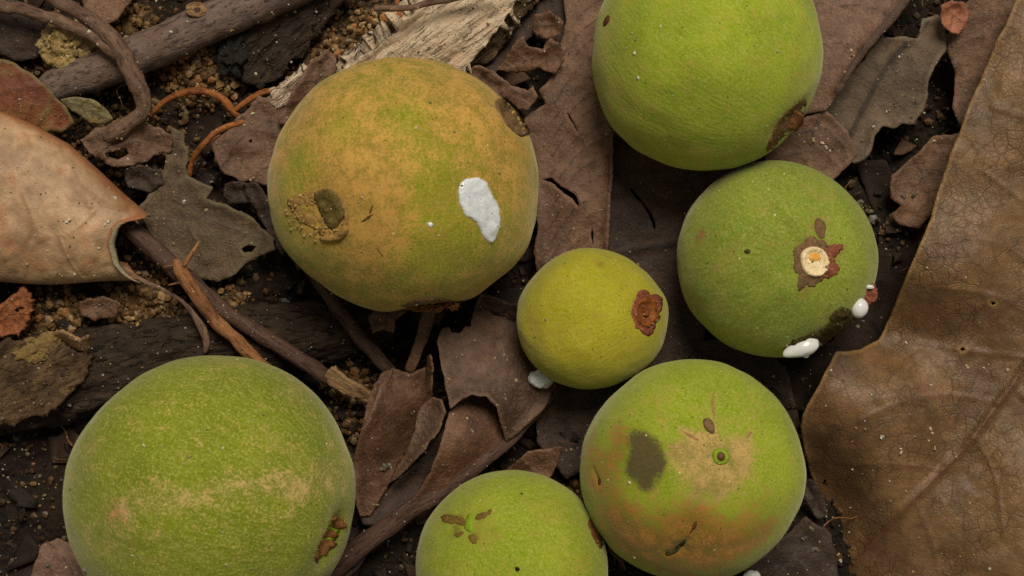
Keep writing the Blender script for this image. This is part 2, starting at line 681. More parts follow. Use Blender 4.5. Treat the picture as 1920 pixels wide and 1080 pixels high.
    def patch(self, name, outline, mat, height=4.0, edge=10.0, step=4.0, jagg=(2.0, 12), rough=(0.0, 10), sink=5.0, parent=None, label=None, lift=0.4, seed=0, attrs=None, centre=None):
        O = jag(outline, step, jagg[0], jagg[1], self.seed + seed + 3, True)
        xy, F = cdt_patch(O, step * 1.3, seed=seed)
        D = np.array([self.dir(x, y) for x, y in xy])
        e = seg_dist(xy, np.vstack([O, O[:1]]))
        dome = np.sqrt(np.clip(1 - (1 - np.clip(e / edge, 0, 1)) ** 2, 0, 1))
        if centre is not None:      # a dish: low in the middle, raised rim
            dc = np.linalg.norm((xy - np.asarray(centre[:2])) / np.asarray(centre[2:4]), axis=1)
            dome = dome * (centre[4] + (1 - centre[4]) * smooth(0.5, 1.0, dc))
        h = lift + height * dome + rough[0] * fbm2(xy, rough[1], 3, seed + 11) * np.clip(e / edge, 0, 1)
        V = self.pos(D, h)
        bot = self.pos(D, -sink)
        n = len(V)
        _, faces = solidify(V, F, 1.0)
        V = np.vstack([V, bot])
        a = {'edge': np.concatenate([1 - np.clip(e / edge, 0, 1)] * 2)}
        o = mesh_obj(name, V, faces, mat, parent or self.thing, attrs=a)
        if label:
            o["label"] = label
        return o


FR = {}
FR['top'] = Fruit(1327, 104, 219, 219, 210, 190, (1486, 238), seed=1,
                  dents=[(1478, 240, 34, 13), (1500, 212, 22, 8), (1455, 275, 20, 6)],
                  tan=[(1130, 130, 90, 0.22), (1180, 230, 90, 0.18), (1320, 310, 90, 0.22), (1515, 130, 60, 0.2), (1140, 30, 40, 0.3)],
                  rust=[(1484, 238, 22, 0.5), (1460, 268, 14, 0.5), (1502, 206, 14, 0.5)])
FR['brown'] = Fruit(757, 348, 258, 234, 225, 205, (800, 578), seed=2, wob=0.032,
                    dents=[(958, 218, 26, 20), (978, 238, 20, 10), (598, 392, 38, 12), (805, 580, 46, 17), (905, 582, 30, -4), (690, 576, 60, -4), (1000, 470, 60, -5), (515, 250, 70, 5), (960, 175, 60, 3)],
                    tan=[(680, 300, 90, 0.30), (880, 190, 90, 0.35), (690, 400, 90, 0.45), (560, 240, 70, 0.25), (950, 300, 60, 0.25), (700, 480, 60, 0.2), (515, 330, 40, 0.25),
                         (755, 235, 40, -0.40), (770, 200, 30, -0.3), (800, 300, 45, -0.25), (810, 365, 42, -0.55), (860, 470, 90, -0.45), (820, 440, 60, -0.35), (745, 500, 50, -0.2), (640, 245, 32, -0.45), (560, 310, 45, -0.40), (540, 350, 30, -0.3), (620, 520, 90, -0.20), (520, 430, 50, -0.5), (880, 280, 40, -0.2)],
                    rust=[(640, 390, 50, 0.16), (720, 400, 50, 0.18), (980, 270, 40, 0.35), (990, 480, 26, 0.5), (940, 540, 22, 0.4), (705, 465, 18, 0.3), (800, 576, 60, 0.3), (900, 170, 70, 0.10)],
                    dark=[(604, 398, 24, 0.35)], base=(0.62, 0, 0))
FR['small'] = Fruit(1108, 597, 141, 131, 128, 118, (1213, 585), seed=3,
                    dents=[(1211, 586, 26, 11), (1211, 586, 62, -3), (1165, 490, 60, 3), (1020, 520, 60, 3)],
                    tan=[(1010, 510, 60, 0.25), (1180, 500, 40, 0.3), (1100, 715, 50, 0.25), (1240, 640, 40, 0.2)],
                    rust=[(1211, 586, 36, 0.55), (1030, 500, 16, 0.3), (1128, 495, 14, 0.45), (1150, 525, 12, 0.35), (1000, 545, 10, 0.4), (1165, 540, 10, 0.3)])
FR['scar'] = Fruit(1455, 487, 188, 184, 176, 158, (1528, 490), seed=4, wob=0.028,
                   dents=[(1528, 490, 40, 8), (1528, 490, 85, -3), (1600, 610, 50, 14), (1535, 645, 45, 10)],
                   ridges=[([(1420, 385), (1470, 425), (1510, 470)], 13, 3.2), ([(1450, 370), (1500, 420), (1524, 465)], 9, -2.0), ([(1530, 530), (1550, 600)], 10, 1.5)],
                   tan=[(1540, 430, 24, 0.3), (1400, 640, 60, 0.2), (1310, 460, 26, 0.25)],
                   rust=[(1528, 490, 44, 0.42), (1534, 420, 14, 0.4), (1556, 425, 10, 0.3), (1510, 545, 14, 0.35), (1575, 470, 14, 0.35), (1307, 455, 18, 0.55), (1316, 435, 12, 0.4), (1402, 472, 6, 0.6), (1467, 561, 8, 0.5), (1555, 332, 10, 0.4), (1534, 428, 10, 0.35)],
                   dark=[(1560, 612, 26, 0.55), (1590, 590, 18, 0.45), (1520, 635, 22, 0.5), (1480, 650, 12, 0.45), (1600, 620, 30, 0.4)])
FR['star'] = Fruit(1300, 882, 211, 208, 198, 178, (1352, 857), seed=5, wob=0.028,
                   dents=[(1352, 857, 26, 6), (1272, 1028, 14, 5), (1205, 860, 55, 2)],
                   ridges=[([(1250, 1038), (1275, 1030), (1288, 1010)], 5, 5), ([(1110, 880), (1120, 905)], 5, 4)],
                   tan=[(1310, 866, 40, 0.7), (1375, 866, 34, 0.7), (1356, 892, 34, 0.7), (1390, 836, 26, 0.6), (1288, 848, 30, 0.6), (1325, 824, 26, 0.6), (1320, 915, 24, 0.45), (1300, 950, 26, 0.4), (1150, 830, 50, 0.3), (1200, 960, 90, 0.2), (1400, 960, 60, 0.2)]
                   + [(a + (c - a) * t, b + (d - b) * t, 6.5, 0.6) for a, b, c, d in ((1276, 802, 1318, 832), (1337, 740, 1338, 815), (1410, 810, 1380, 842), (1250, 852, 1310, 856), (1256, 836, 1310, 848), (1356, 920, 1356, 880), (1306, 925, 1336, 880), (1396, 880, 1370, 868), (1345, 935, 1350, 885)) for t in (0, .2, .4, .6, .8, 1)],
                   rust=[(1110, 880, 50, 0.65), (1150, 860, 40, 0.35), (1150, 960, 60, 0.45), (1170, 1010, 70, 0.55), (1250, 1040, 90, 0.6), (1370, 1040, 90, 0.5), (1300, 1000, 60, 0.45), (1440, 990, 50, 0.4), (1105, 820, 40, 0.5), (1220, 760, 24, 0.25), (1165, 820, 40, 0.4), (1395, 1000, 60, 0.25), (1300, 960, 30, 0.3), (1240, 830, 30, 0.25)],
                   dark=[(1190, 815, 24, 0.42), (1224, 836, 26, 0.42), (1200, 858, 36, 0.55), (1180, 884, 26, 0.42), (1228, 892, 26, 0.42), (1206, 916, 18, 0.36), (1240, 866, 16, 0.3), (1270, 1032, 12, 0.6), (1285, 1015, 8, 0.5), (1250, 1038, 10, 0.5)])
FR['low'] = Fruit(958, 1068, 182, 185, 172, 155, (878, 985), seed=6, wob=0.028,
                  dents=[(878, 985, 22, 3), (1105, 985, 40, 5)],
                  tan=[(878, 970, 30, 0.25), (1090, 940, 60, 0.2), (830, 920, 60, 0.15), (1100, 1060, 40, 0.2)],
                  rust=[(836, 970, 14, 0.8), (856, 972, 14, 0.7), (905, 964, 13, 0.65), (888, 1006, 13, 0.6), (852, 994, 12, 0.5), (870, 985, 30, 0.2), (925, 992, 12, 0.35), (1115, 985, 22, 0.6), (1125, 1010, 20, 0.6), (1095, 1045, 12, 0.35), (1100, 960, 14, 0.3)],
                  dark=[(970, 1067, 4.5, 0.9), (977, 928, 4, 0.7), (1120, 1000, 12, 0.45)])
FR['left'] = Fruit(394, 926, 275, 265, 250, 220, (624, 1016), seed=8, wob=0.028,
                   dents=[(628, 1014, 34, 26), (644, 985, 22, 12), (610, 1044, 22, 12), (664, 905, 50, -7), (620, 760, 90, 7), (200, 720, 120, 4)],
                   ridges=[([(640, 960), (560, 990), (520, 1040)], 22, 3)],
                   tan=[(235, 955, 32, 0.65), (290, 940, 30, 0.45), (340, 932, 26, 0.45), (400, 925, 28, 0.5), (460, 915, 28, 0.5), (520, 910, 30, 0.6), (560, 915, 30, 0.6), (610, 905, 36, 0.5), (640, 900, 30, 0.45), (150, 850, 60, 0.2), (180, 1030, 60, 0.25), (560, 720, 70, 0.2), (640, 830, 50, 0.25)],
                   rust=[(628, 1010, 26, 0.6), (608, 1040, 18, 0.5), (645, 980, 14, 0.4), (215, 950, 22, 0.45), (230, 975, 18, 0.35), (205, 970, 12, 0.35), (390, 925, 10, 0.3)],
                   dark=[])


def settle(V, gap=5.0):
    """press litter down where a fruit rests on it"""
    V = np.array(V, float)
    for f in FR.values():
        d2 = ((V[:, 0] - f.c[0]) / (f.E[0] * 1.03)) ** 2 + ((V[:, 1] - f.c[1]) / (f.E[1] * 1.03)) ** 2
        m = d2 < 1
        zl = f.c[2] - f.E[2] * 1.03 * np.sqrt(np.clip(1 - d2, 0, 1)) - gap
        V[:, 2] = np.where(m, np.minimum(V[:, 2], zl), V[:, 2])
    return V


# ------------------------------------------------------------------ builders for litter
def leaf(name, label, cat, outline, ctrl, mat, thick=2.6, spacing=8.0, jagg=(3.0, 18), crumple=(6.0, 60), holes=(), midrib=None, veins=None, rib=(7.0, 5.0), vrel=(2.2, 2.6), curl=(9, 16), seed=0, parent=None, group=None, spline=False, ridge=None):
    O = jag(outline, spacing * 0.7, jagg[0], jagg[1], seed, spline)
    Hs = [jag(h, spacing * 0.6, 1.5, 8, seed + 3 + i) for i, h in enumerate(holes)]
    xy, F = cdt_patch(O, spacing, Hs, seed=seed)
    z = TPS(ctrl)(xy) if len(ctrl) > 2 else np.full(len(xy), float(np.mean([c[2] for c in ctrl])))
    z = z + crumple[0] * fbm2(xy, crumple[1], 4, seed + 1, 0.5)
    e = seg_dist(xy, np.vstack([O, O[:1]]))
    for h in Hs:
        e = np.minimum(e, seg_dist(xy, np.vstack([h, h[:1]])))
    z = z + curl[0] * np.exp(-(e / curl[1]) ** 2) * (0.6 + 0.8 * fbm2(xy, 50, 2, seed + 9))
    vn = np.zeros(len(xy))
    if veins is None:
        veins = []
        if ridge is None and label is not None and len(xy) > 60:      # side veins of a leaf piece
            rr = np.random.default_rng(seed)
            if midrib is not None:
                a0 = np.asarray(midrib[0], float)
                dv = np.asarray(midrib[-1], float) - a0
            else:
                a0 = xy.mean(0)
                t = rr.uniform(0, 3.14)
                dv = np.array([math.cos(t), math.sin(t)]) * 300
                veins.append([tuple(a0 - dv), tuple(a0), tuple(a0 + dv)])
                a0 = a0 - dv
                dv = dv * 2
            L_ = np.linalg.norm(dv)
            dv = dv / L_
            nv_ = np.array([-dv[1], dv[0]])
            gap = rr.uniform(30, 44)
            for k in range(int(L_ / gap) + 1):
                for sg in (-1, 1):
                    p0 = a0 + dv * (k * gap + (gap * 0.4 if sg > 0 else 0))
                    veins.append([tuple(p0), tuple(p0 + (nv_ * sg * 0.85 + dv * 0.5) * 70), tuple(p0 + (nv_ * sg * 0.75 + dv * 0.75) * 150)])
    if midrib is not None:
        d = seg_dist(xy, catmull(midrib, 40))
        vn = np.maximum(vn, np.exp(-(d / rib[1]) ** 2))
        z = z + rib[0] * np.exp(-(d / (rib[1] * 1.3)) ** 2)
    for v in veins:
        d = seg_dist(xy, catmull(v, 24))
        vn = np.maximum(vn, 0.75 * np.exp(-(d / vrel[1]) ** 2))
        z = z + vrel[0] * np.exp(-(d / (vrel[1] * 1.5)) ** 2)
    if ridge is not None:     # fibres: (dx, dy, across, along, amp)
        dx, dy, ac, al, am = ridge
        q = np.column_stack([(xy[:, 0] * dx + xy[:, 1] * dy) / al, (-xy[:, 0] * dy + xy[:, 1] * dx) / ac])
        z = z + am * fbm2(q, 1.0, 4, seed + 21, 0.6)
    V = settle(unproj(xy[:, 0], xy[:, 1], z))
    V2, faces = solidify(V, F, thick)
    a = {'vein': np.concatenate([vn, vn]), 'edge': np.concatenate([np.exp(-(e / 9.0) ** 2)] * 2)}
    if ridge is not None:
        dx, dy = ridge[:2]
        tc = np.column_stack([V2[:, 0] * dx - V2[:, 1] * dy, V2[:, 0] * dy + V2[:, 1] * dx, V2[:, 2]])
        a['tc'] = tc
    o = mesh_obj(name, V2, faces, mat, parent, attrs=a)
    if parent is None:
        tag(o, label, cat, group)
    return o


def tube(name, pts, mat, label=None, cat=None, parent=None, group=None, nseg=18, step=6.0, bump=(0.16, 5.0, 5.0), flat=1.0, seed=0, settle_it=True, endtaper=0.7):
    """pts: (px, py, z, r)"""
    P = np.asarray(pts, float)
    C = catmull(P, max(8, int(np.linalg.norm(np.diff(P[:, :2], axis=0), axis=1).sum() / step)))
    W = unproj(C[:, 0], C[:, 1], C[:, 2])
    R = C[:, 3]
    if settle_it:
        q = W.copy()
        q[:, 2] += R
        W[:, 2] = np.minimum(W[:, 2], settle(q)[:, 2] - R)
    W[:, :2] += np.column_stack([fbm2(W[:, :2] + 9, 40, 2, seed), fbm2(W[:, :2] - 31, 40, 2, seed + 4)]) * (np.minimum(R, 6)[:, None] * 0.35 + 1.2)
    T = np.gradient(W, axis=0)
    T /= np.linalg.norm(T, axis=1)[:, None]
    up = np.array([0, 0, 1.0])
    U = np.cross(T, up)
    U /= np.linalg.norm(U, axis=1)[:, None] + 1e-9
    B = np.cross(U, T)
    s = np.concatenate([[0], np.cumsum(np.linalg.norm(np.diff(W, axis=0), axis=1))])
    th = np.linspace(0, 2 * math.pi, nseg, endpoint=False)
    V, tc = [], []
    for i in range(len(W)):
        c, sn = np.cos(th), np.sin(th)
        q = np.column_stack([np.full(nseg, s[i] / (bump[1] * bump[2])), c * R[i] / bump[1] * 0.5, sn * R[i] / bump[1] * 0.5])
        rr = R[i] * (1 + bump[0] * 1.6 * fbm(q, 3, seed + 2))
        if i in (0, len(W) - 1):
            rr = rr * endtaper
        V.append(W[i] + U[i] * (c * rr)[:, None] + B[i] * (sn * rr * flat)[:, None])
        tc.append(np.column_stack([np.full(nseg, s[i]), c * R[i], sn * R[i]]))
    V = np.vstack(V)
    tc = np.vstack(tc)
    F = []
    m = len(W)
    for i in range(m - 1):
        for j in range(nseg):
            k = (j + 1) % nseg
            F.append((i * nseg + j, i * nseg + k, (i + 1) * nseg + k, (i + 1) * nseg + j))
    b = len(V)
    V = np.vstack([V, W[0] - T[0] * R[0] * 0.25, W[-1] + T[-1] * R[-1] * 0.25])
    tc = np.vstack([tc, [s[0] - 1, 0, 0], [s[-1] + 1, 0, 0]])
    for j in range(nseg):
        k = (j + 1) % nseg
        F.append((b, k, j))
        F.append((b + 1, (m - 1) * nseg + j, (m - 1) * nseg + k))
    o = mesh_obj(name, V, F, mat, parent, attrs={'tc': tc, 'vein': np.zeros(len(V)), 'edge': np.zeros(len(V))})
    if parent is None:
        tag(o, label, cat, group)
    return o


def blob(name, px, py, z, r, mat, label=None, cat=None, parent=None, group=None, rough=0.2, freq=1.6, sub=4, seed=0, rot=0.0, drop=None, flatten=None):
    D, F = ico(sub)
    rr = 1 + rough * 1.6 * fbm(D * freq + seed * 5.1, 4, seed, 0.55)
    V = D * rr[:, None] * np.asarray(r, float)
    if drop is not None:        # a pulled tip in direction (dx, dy) of the photo
        d = np.array([drop[0], -drop[1], 0.0])
        d /= np.linalg.norm(d)
        u = np.clip(D @ d, 0, 1) ** 4
        V = V + d * (u * drop[2])[:, None]
    c, s = math.cos(rot), math.sin(rot)
    V = np.column_stack([V[:, 0] * c - V[:, 1] * s, V[:, 0] * s + V[:, 1] * c, V[:, 2]])
    V = V + unproj([px], [py], z)[0]
    o = mesh_obj(name, V, F, mat, parent, attrs={'tc': V, 'edge': np.zeros(len(V))})
    if parent is None:
        tag(o, label, cat, group)
    return o


def grains(name, P, R, C, mat, label, cat=None, sub=1, seed=0, parent=None):
    """many tiny stones as one mass; P in scene units"""
    D, F = ico(sub)
    r = np.random.default_rng(seed)
    n = len(P)
    sc = r.uniform(0.65, 1.3, (n, 1, 3))
    jit = r.uniform(0.72, 1.22, (n, len(D), 1))
    a = r.uniform(0, 6.28, n)
    V = D[None] * sc * jit * np.asarray(R)[:, None, None]
    x = V[:, :, 0] * np.cos(a)[:, None] - V[:, :, 1] * np.sin(a)[:, None]
    y = V[:, :, 0] * np.sin(a)[:, None] + V[:, :, 1] * np.cos(a)[:, None]
    V = np.stack([x, y, V[:, :, 2]], 2) + np.asarray(P)[:, None, :]
    F2 = (F[None] + (np.arange(n) * len(D))[:, None, None]).reshape(-1, 3)
    o = mesh_obj(name, V.reshape(-1, 3), F2, mat, parent, attrs={'col': np.repeat(np.asarray(C), len(D), axis=0)}, flat=(sub == 1))
    tag(o, label, cat, None, "stuff")
    return o

# ------------------------------------------------------------------ materials
M = {}
TAN, RUST, DARK, PALE = srgb(170, 135, 72), srgb(140, 88, 40), srgb(78, 66, 36), srgb(200, 196, 120)
M['f_top'] = fruit_mat("fruit_skin_bright", srgb(134, 158, 38), srgb(154, 174, 48), TAN, RUST, DARK, PALE)
M['f_brown'] = fruit_mat("fruit_skin_russet", srgb(130, 134, 33), srgb(145, 148, 40), srgb(182, 141, 70), srgb(150, 86, 36), srgb(84, 70, 36), srgb(200, 180, 110))
M['f_small'] = fruit_mat("fruit_skin_yellowish", srgb(158, 159, 34), srgb(173, 167, 44), srgb(165, 140, 62), srgb(120, 78, 30), DARK, srgb(196, 190, 110))
M['f_scar'] = fruit_mat("fruit_skin_grey_green", srgb(116, 136, 41), srgb(136, 152, 53), srgb(165, 130, 75), srgb(128, 88, 50), srgb(66, 56, 28), srgb(180, 196, 130))
M['f_star'] = fruit_mat("fruit_skin_spotted", srgb(130, 153, 32), srgb(150, 167, 44), srgb(176, 146, 88), srgb(146, 98, 42), srgb(82, 70, 44), srgb(190, 195, 115))
M['f_low'] = fruit_mat("fruit_skin_lime", srgb(128, 151, 34), srgb(147, 164, 44), TAN, srgb(100, 72, 26), srgb(40, 32, 18), PALE)
M['f_left'] = fruit_mat("fruit_skin_moss", srgb(109, 125, 27), srgb(123, 137, 33), srgb(178, 150, 96), srgb(168, 118, 76), DARK, PALE)

M['latex'] = simple_mat("white_latex", (0.70, 0.73, 0.76), (0.76, 0.78, 0.80), 14, 0.10, 2.0, 0.6, Coat_Weight=0.4, Coat_Roughness=0.05, Subsurface_Weight=0.3, Subsurface_Radius=(0.002, 0.002, 0.002), Subsurface_Scale=0.5)
M['latexdrop'] = simple_mat("milky_latex", (0.70, 0.69, 0.66), (0.74, 0.73, 0.71), 30, 0.18, 0.6, 0.5)
M['calyx'] = simple_mat("dry_red_calyx", srgb(104, 52, 34), srgb(140, 80, 56), 12, 0.75, 4, 0.2, srgb(160, 105, 80))
M['calyx_in'] = simple_mat("orange_brown_scar", srgb(110, 56, 20), srgb(140, 80, 28), 10, 0.55, 3, 0.3)
M['stalk'] = simple_mat("cut_stalk_cream", srgb(232, 208, 158), srgb(240, 222, 180), 9, 0.6, 3, 0.3, srgb(200, 150, 84))
M['orange'] = simple_mat("stalk_core_orange", srgb(226, 158, 60), srgb(236, 184, 96), 9, 0.6, 3, 0.3)
M['scab'] = simple_mat("dark_scab", srgb(64, 54, 24), srgb(92, 80, 36), 9, 0.9, 7, 0.15, srgb(40, 34, 18))
M['torn'] = simple_mat("torn_brown_skin", srgb(104, 80, 56), srgb(128, 98, 66), 12, 0.8, 4, 0.2, srgb(90, 60, 34))
M['tornrust'] = simple_mat("torn_rust_rim", srgb(110, 66, 36), srgb(144, 94, 54), 8, 0.8, 6, 0.2, srgb(166, 124, 74))
M['corky'] = simple_mat("pale_corky_crumbs", srgb(150, 116, 60), srgb(174, 138, 78), 7, 0.9, 4, 0.15, srgb(112, 86, 44))
M['olive'] = simple_mat("olive_pit", srgb(90, 76, 36), srgb(114, 97, 50), 16, 0.85, 4, 0.2, srgb(64, 54, 26))
M['nip'] = simple_mat("green_nipple", srgb(120, 146, 30), srgb(136, 158, 40), 8, 0.75, 2, 0.15)
M['nipdark'] = simple_mat("brown_tip", srgb(86, 56, 26), srgb(104, 70, 34), 9, 0.5, 2, 0.35)
M['ray'] = simple_mat("tan_scar_ray", srgb(146, 112, 64), srgb(168, 134, 82), 9, 0.85, 2, 0.15)
M['shred'] = simple_mat("brown_calyx_shred", srgb(106, 86, 36), srgb(130, 104, 48), 8, 0.85, 3, 0.15, srgb(80, 56, 26))
M['slit'] = simple_mat("brown_slit", srgb(80, 50, 22), srgb(110, 70, 36), 9, 0.8, 3, 0.2)

LB = lambda n, a, b, v, **k: leaf_mat(n, srgb(*a), srgb(*b), srgb(*v), **k)
M['l_right'] = LB("leaf_tan_veined", (109, 79, 46), (123, 91, 55), (52, 34, 18), bumpd=1.6, grainy=0.5, pits=0.35, cell=26, net=0.55, spot=srgb(120, 82, 58), rim=srgb(140, 106, 60), midcol=srgb(96, 62, 38), rough=0.42)
M['l_tan'] = LB("leaf_pale_tan", (166, 130, 94), (178, 144, 107), (142, 98, 66), cell=80, net=0.10, spot=srgb(164, 104, 64), rim=srgb(140, 76, 38), rough=0.42, pits=0.25, bumpd=1.8, grainy=0.5, midcol=srgb(148, 104, 70))
M['l_rim'] = LB("leaf_pale_underside", (150, 136, 106), (162, 148, 118), (120, 104, 78), net=0.1, rough=0.6)
M['l_red'] = LB("leaf_red_olive", (116, 60, 38), (132, 76, 44), (80, 46, 30), net=0.15, spot=srgb(112, 104, 52), rim=srgb(110, 98, 50), rough=0.5)
M['l_yellow'] = LB("leaf_yellow_grey", (130, 120, 80), (146, 132, 88), (92, 80, 54), spot=srgb(160, 126, 54), rough=0.6)
M['l_olive'] = LB("leaf_olive_rotten", (80, 61, 41), (98, 78, 53), (54, 42, 28), spot=srgb(86, 75, 49), rim=srgb(100, 87, 60), rough=0.6, net=0.25, pits=1.0)
M['l_brown'] = LB("leaf_brown", (104, 75, 54), (121, 89, 66), (50, 34, 24), net=0.16, rough=0.55, pits=0.8, rim=srgb(120, 88, 70), cell=60)
M['l_warm'] = LB("leaf_warm_brown", (103, 72, 49), (125, 89, 62), (50, 34, 24), net=0.14, rough=0.5, pits=0.8, cell=60)
M['l_dark'] = LB("leaf_brown_shade_toned", (58, 40, 29), (70, 50, 36), (30, 21, 15), net=0.15, rough=0.6, pits=0.8, cell=60, spot=srgb(64, 52, 40))  # dark brown leaves, colour lowered further to paint in crevice shade
M['l_gapshade'] = LB("leaf_gap_shade", (38, 29, 22), (48, 36, 27), (22, 17, 13), net=0.1, rough=0.7, pits=0.6, cell=60, spec=0.15)  # near-black tone is the shade of the gap, put into the leaf colour
M['l_fold'] = LB("leaf_fold_brown", (82, 59, 45), (100, 74, 57), (40, 28, 20), net=0.14, rough=0.5, pits=0.9, cell=50, rim=srgb(112, 84, 64))
M['l_foldwarm'] = LB("leaf_fold_reddish", (92, 62, 44), (114, 79, 57), (44, 29, 21), net=0.12, rough=0.48, pits=0.8, cell=50, rim=srgb(118, 84, 62))
M['l_grey'] = LB("leaf_grey_mottled", (92, 74, 55), (110, 89, 67), (42, 32, 24), net=0.12, rough=0.6, spot=srgb(54, 46, 36), rim=srgb(116, 100, 78), cell=60)
M['l_pink'] = LB("leaf_pinkish_brown", (116, 85, 67), (132, 98, 79), (64, 45, 35), net=0.14, rough=0.55, cell=60, pits=0.8)
M['l_cup'] = LB("leaf_red_scrap", (150, 88, 58), (172, 108, 76), (100, 56, 36), net=0.2, rough=0.55)

BK = lambda n, a, b, c, **k: bark_mat(n, srgb(*a), srgb(*b), srgb(*c), **k)
M['b_stick'] = BK("bark_grey_purple", (96, 80, 72), (122, 102, 92), (104, 84, 70), stretch=3.0, size=10, crack=0.6, bumpd=4)
M['b_twig'] = BK("bark_grey_brown", (98, 76, 62), (124, 98, 78), (92, 66, 54), stretch=3.0, size=8, bumpd=3)
M['b_dark'] = BK("bark_dark_brown", (70, 50, 40), (92, 68, 56), (80, 58, 48), stretch=6.0, size=6, bumpd=3, rough=0.6)
M['b_orange'] = BK("bark_orange_brown", (126, 82, 48), (156, 110, 70), (100, 62, 40), stretch=5.0, size=6, bumpd=3)
M['b_root'] = BK("root_orange", (136, 78, 36), (158, 98, 50), (104, 58, 28), stretch=2.0, size=8, bumpd=3, rough=0.6, crack=0.5)
M['b_char'] = BK("charred_bark", (42, 33, 25), (66, 52, 39), (56, 42, 30), stretch=4.0, size=9, bumpd=10, rough=0.65, spec=0.2, crack=0.8)
M['b_flaky'] = BK("flaky_brown_bark", (74, 56, 38), (104, 80, 54), (62, 48, 36), stretch=3.0, size=9, bumpd=8, lich=srgb(122, 98, 60))
M['b_pale'] = BK("weathered_pale_wood", (196, 170, 140), (222, 200, 172), (204, 176, 146), stretch=10.0, size=7, bumpd=8, crack=0.8)
M['b_rot'] = BK("rotten_brown_wood", (92, 76, 54), (128, 106, 78), (76, 60, 42), stretch=6.0, size=10, bumpd=6, crack=0.8)
M['b_chip'] = BK("tan_bark_chip", (142, 108, 74), (168, 134, 96), (112, 80, 52), stretch=6.0, size=7, bumpd=4)
M['char'] = simple_mat("black_charcoal", srgb(30, 27, 24), srgb(46, 41, 36), 9, 0.6, 8, 0.2)
M['chunk'] = simple_mat("red_orange_clod", srgb(128, 74, 46), srgb(158, 98, 62), 10, 0.85, 6, 0.2, srgb(90, 58, 38))
M['moss'] = simple_mat("ochre_lichen_crust", srgb(124, 100, 60), srgb(142, 116, 72), 9, 0.95, 8, 0.1, srgb(96, 78, 46))
M['clod'] = simple_mat("yellow_soil_clod", srgb(140, 116, 70), srgb(166, 140, 90), 14, 0.9, 8, 0.15, srgb(104, 82, 48))
M['grain'] = grain_mat("sand_grain")
M['dust'] = grain_mat("pale_dust_grain", 0.5, 0.4)
M['litter'] = grain_mat("litter_bits", 0.7, 0.2)
m = NB("shade_toned_soil")
n1, n2, n3 = m.noise(60, 5, 0.65), m.noise(11, 4, 0.7), m.vor(11)
c_ = m.mix(m.step(n1, 0.35, 0.65), srgb(26, 20, 15), srgb(42, 32, 23))  # dark soil, toned darker still so the gaps look shaded
c_ = m.mix(m.step(m.math('ADD', m.attr('sand'), m.math('MULTIPLY', m.math('SUBTRACT', n2, 0.5), 1.2)), 0.3, 0.8), c_, m.mix(n2, srgb(96, 72, 44), srgb(140, 108, 66)))
M['soil'] = m.done(c_, 0.85, m.bump(m.math('ADD', n2, m.math('MULTIPLY', n3, 0.8)), 8, 0.9), 0.2)

# ------------------------------------------------------------------ soil
SAND = [(200, 230, 260, 0.34), (260, 570, 220, 0.36), (640, 60, 160, 0.4), (120, 95, 60, 1.0), (370, 120, 90, 0.9), (430, 110, 60, 0.8), (250, 40, 60, 0.7), (700, 60, 80, 0.75), (620, 100, 70, 0.7), (270, 290, 80, 0.55), (260, 580, 90, 0.75), (120, 590, 70, 0.6), (660, 730, 60, 0.6), (650, 790, 40, 0.5),
        (1660, 420, 60, 0.25), (20, 130, 60, 0.5), (330, 300, 60, 0.5), (480, 90, 60, 0.5), (200, 20, 70, 0.5), (560, 130, 60, 0.45), (330, 620, 60, 0.6), (60, 610, 60, 0.6), (1090, 930, 40, 0.5), (430, 560, 60, 0.5), (40, 900, 80, 0.25)]


def sandf(px, py):
    s = np.zeros(len(px))
    for x, y, r, w in SAND:
        s = np.maximum(s, w * np.exp(-((px - x) ** 2 + (py - y) ** 2) / r ** 2))
    out = (px < -40) | (px > 1960) | (py < -40) | (py > 1120)
    q = np.column_stack([px, py])
    return np.where(out, np.clip(fbm2(q, 160, 3, 55) + 0.1, 0, 0.8), s)


def ground_z(x, y):
    """scene x, y -> soil height"""
    q = np.column_stack([x, y])
    px, py = x + 960, 540 - y
    z = 16 * fbm2(q, 170, 3, 31) + 13 * fbm2(q, 38, 4, 32, 0.6)
    sd = sandf(px, py)
    z = z + sd * (14 + 16 * np.abs(fbm2(q, 26, 3, 33)))
    z = z + 26 * np.exp(-((px - 125) ** 2 + (py - 85) ** 2) / 40 ** 2)
    for cx, cy, r, d in ((1640, 300, 60, 40), (1670, 560, 60, 35), (1180, 800, 50, 30), (100, 850, 80, 20), (420, 330, 40, 30), (780, 640, 40, 25), (1560, 700, 60, 20)):
        z = z - d * np.exp(-((px - cx) ** 2 + (py - cy) ** 2) / r ** 2)
    return z - 34 + 22 * np.clip(sd * 1.4, 0, 1)


def axis_coords(half, step):
    a = np.arange(-half, half + 1, step)
    ext, d, x = [], step, half
    while x < 60000:
        d *= 1.35
        x += d
        ext.append(x)
    return np.concatenate([-np.array(ext[::-1]), a, np.array(ext)])


gx, gy = axis_coords(1150, 5.0), axis_coords(720, 5.0)
X, Y = np.meshgrid(gx, gy)
gv = np.column_stack([X.ravel(), Y.ravel(), ground_z(X.ravel(), Y.ravel())])
gv = settle(gv, 2.0)
nx, ny = len(gx), len(gy)
ii = (np.arange(ny - 1)[:, None] * nx + np.arange(nx - 1)[None]).ravel()
gf = np.column_stack([ii, ii + 1, ii + nx + 1, ii + nx])
tag(mesh_obj("ground", gv, gf, M['soil'], origin=(0, 0, 0), attrs={'sand': sandf(gv[:, 0] + 960, 540 - gv[:, 1])}), "dark forest soil with sandy patches, gap shade in its colour", None, None, "structure")

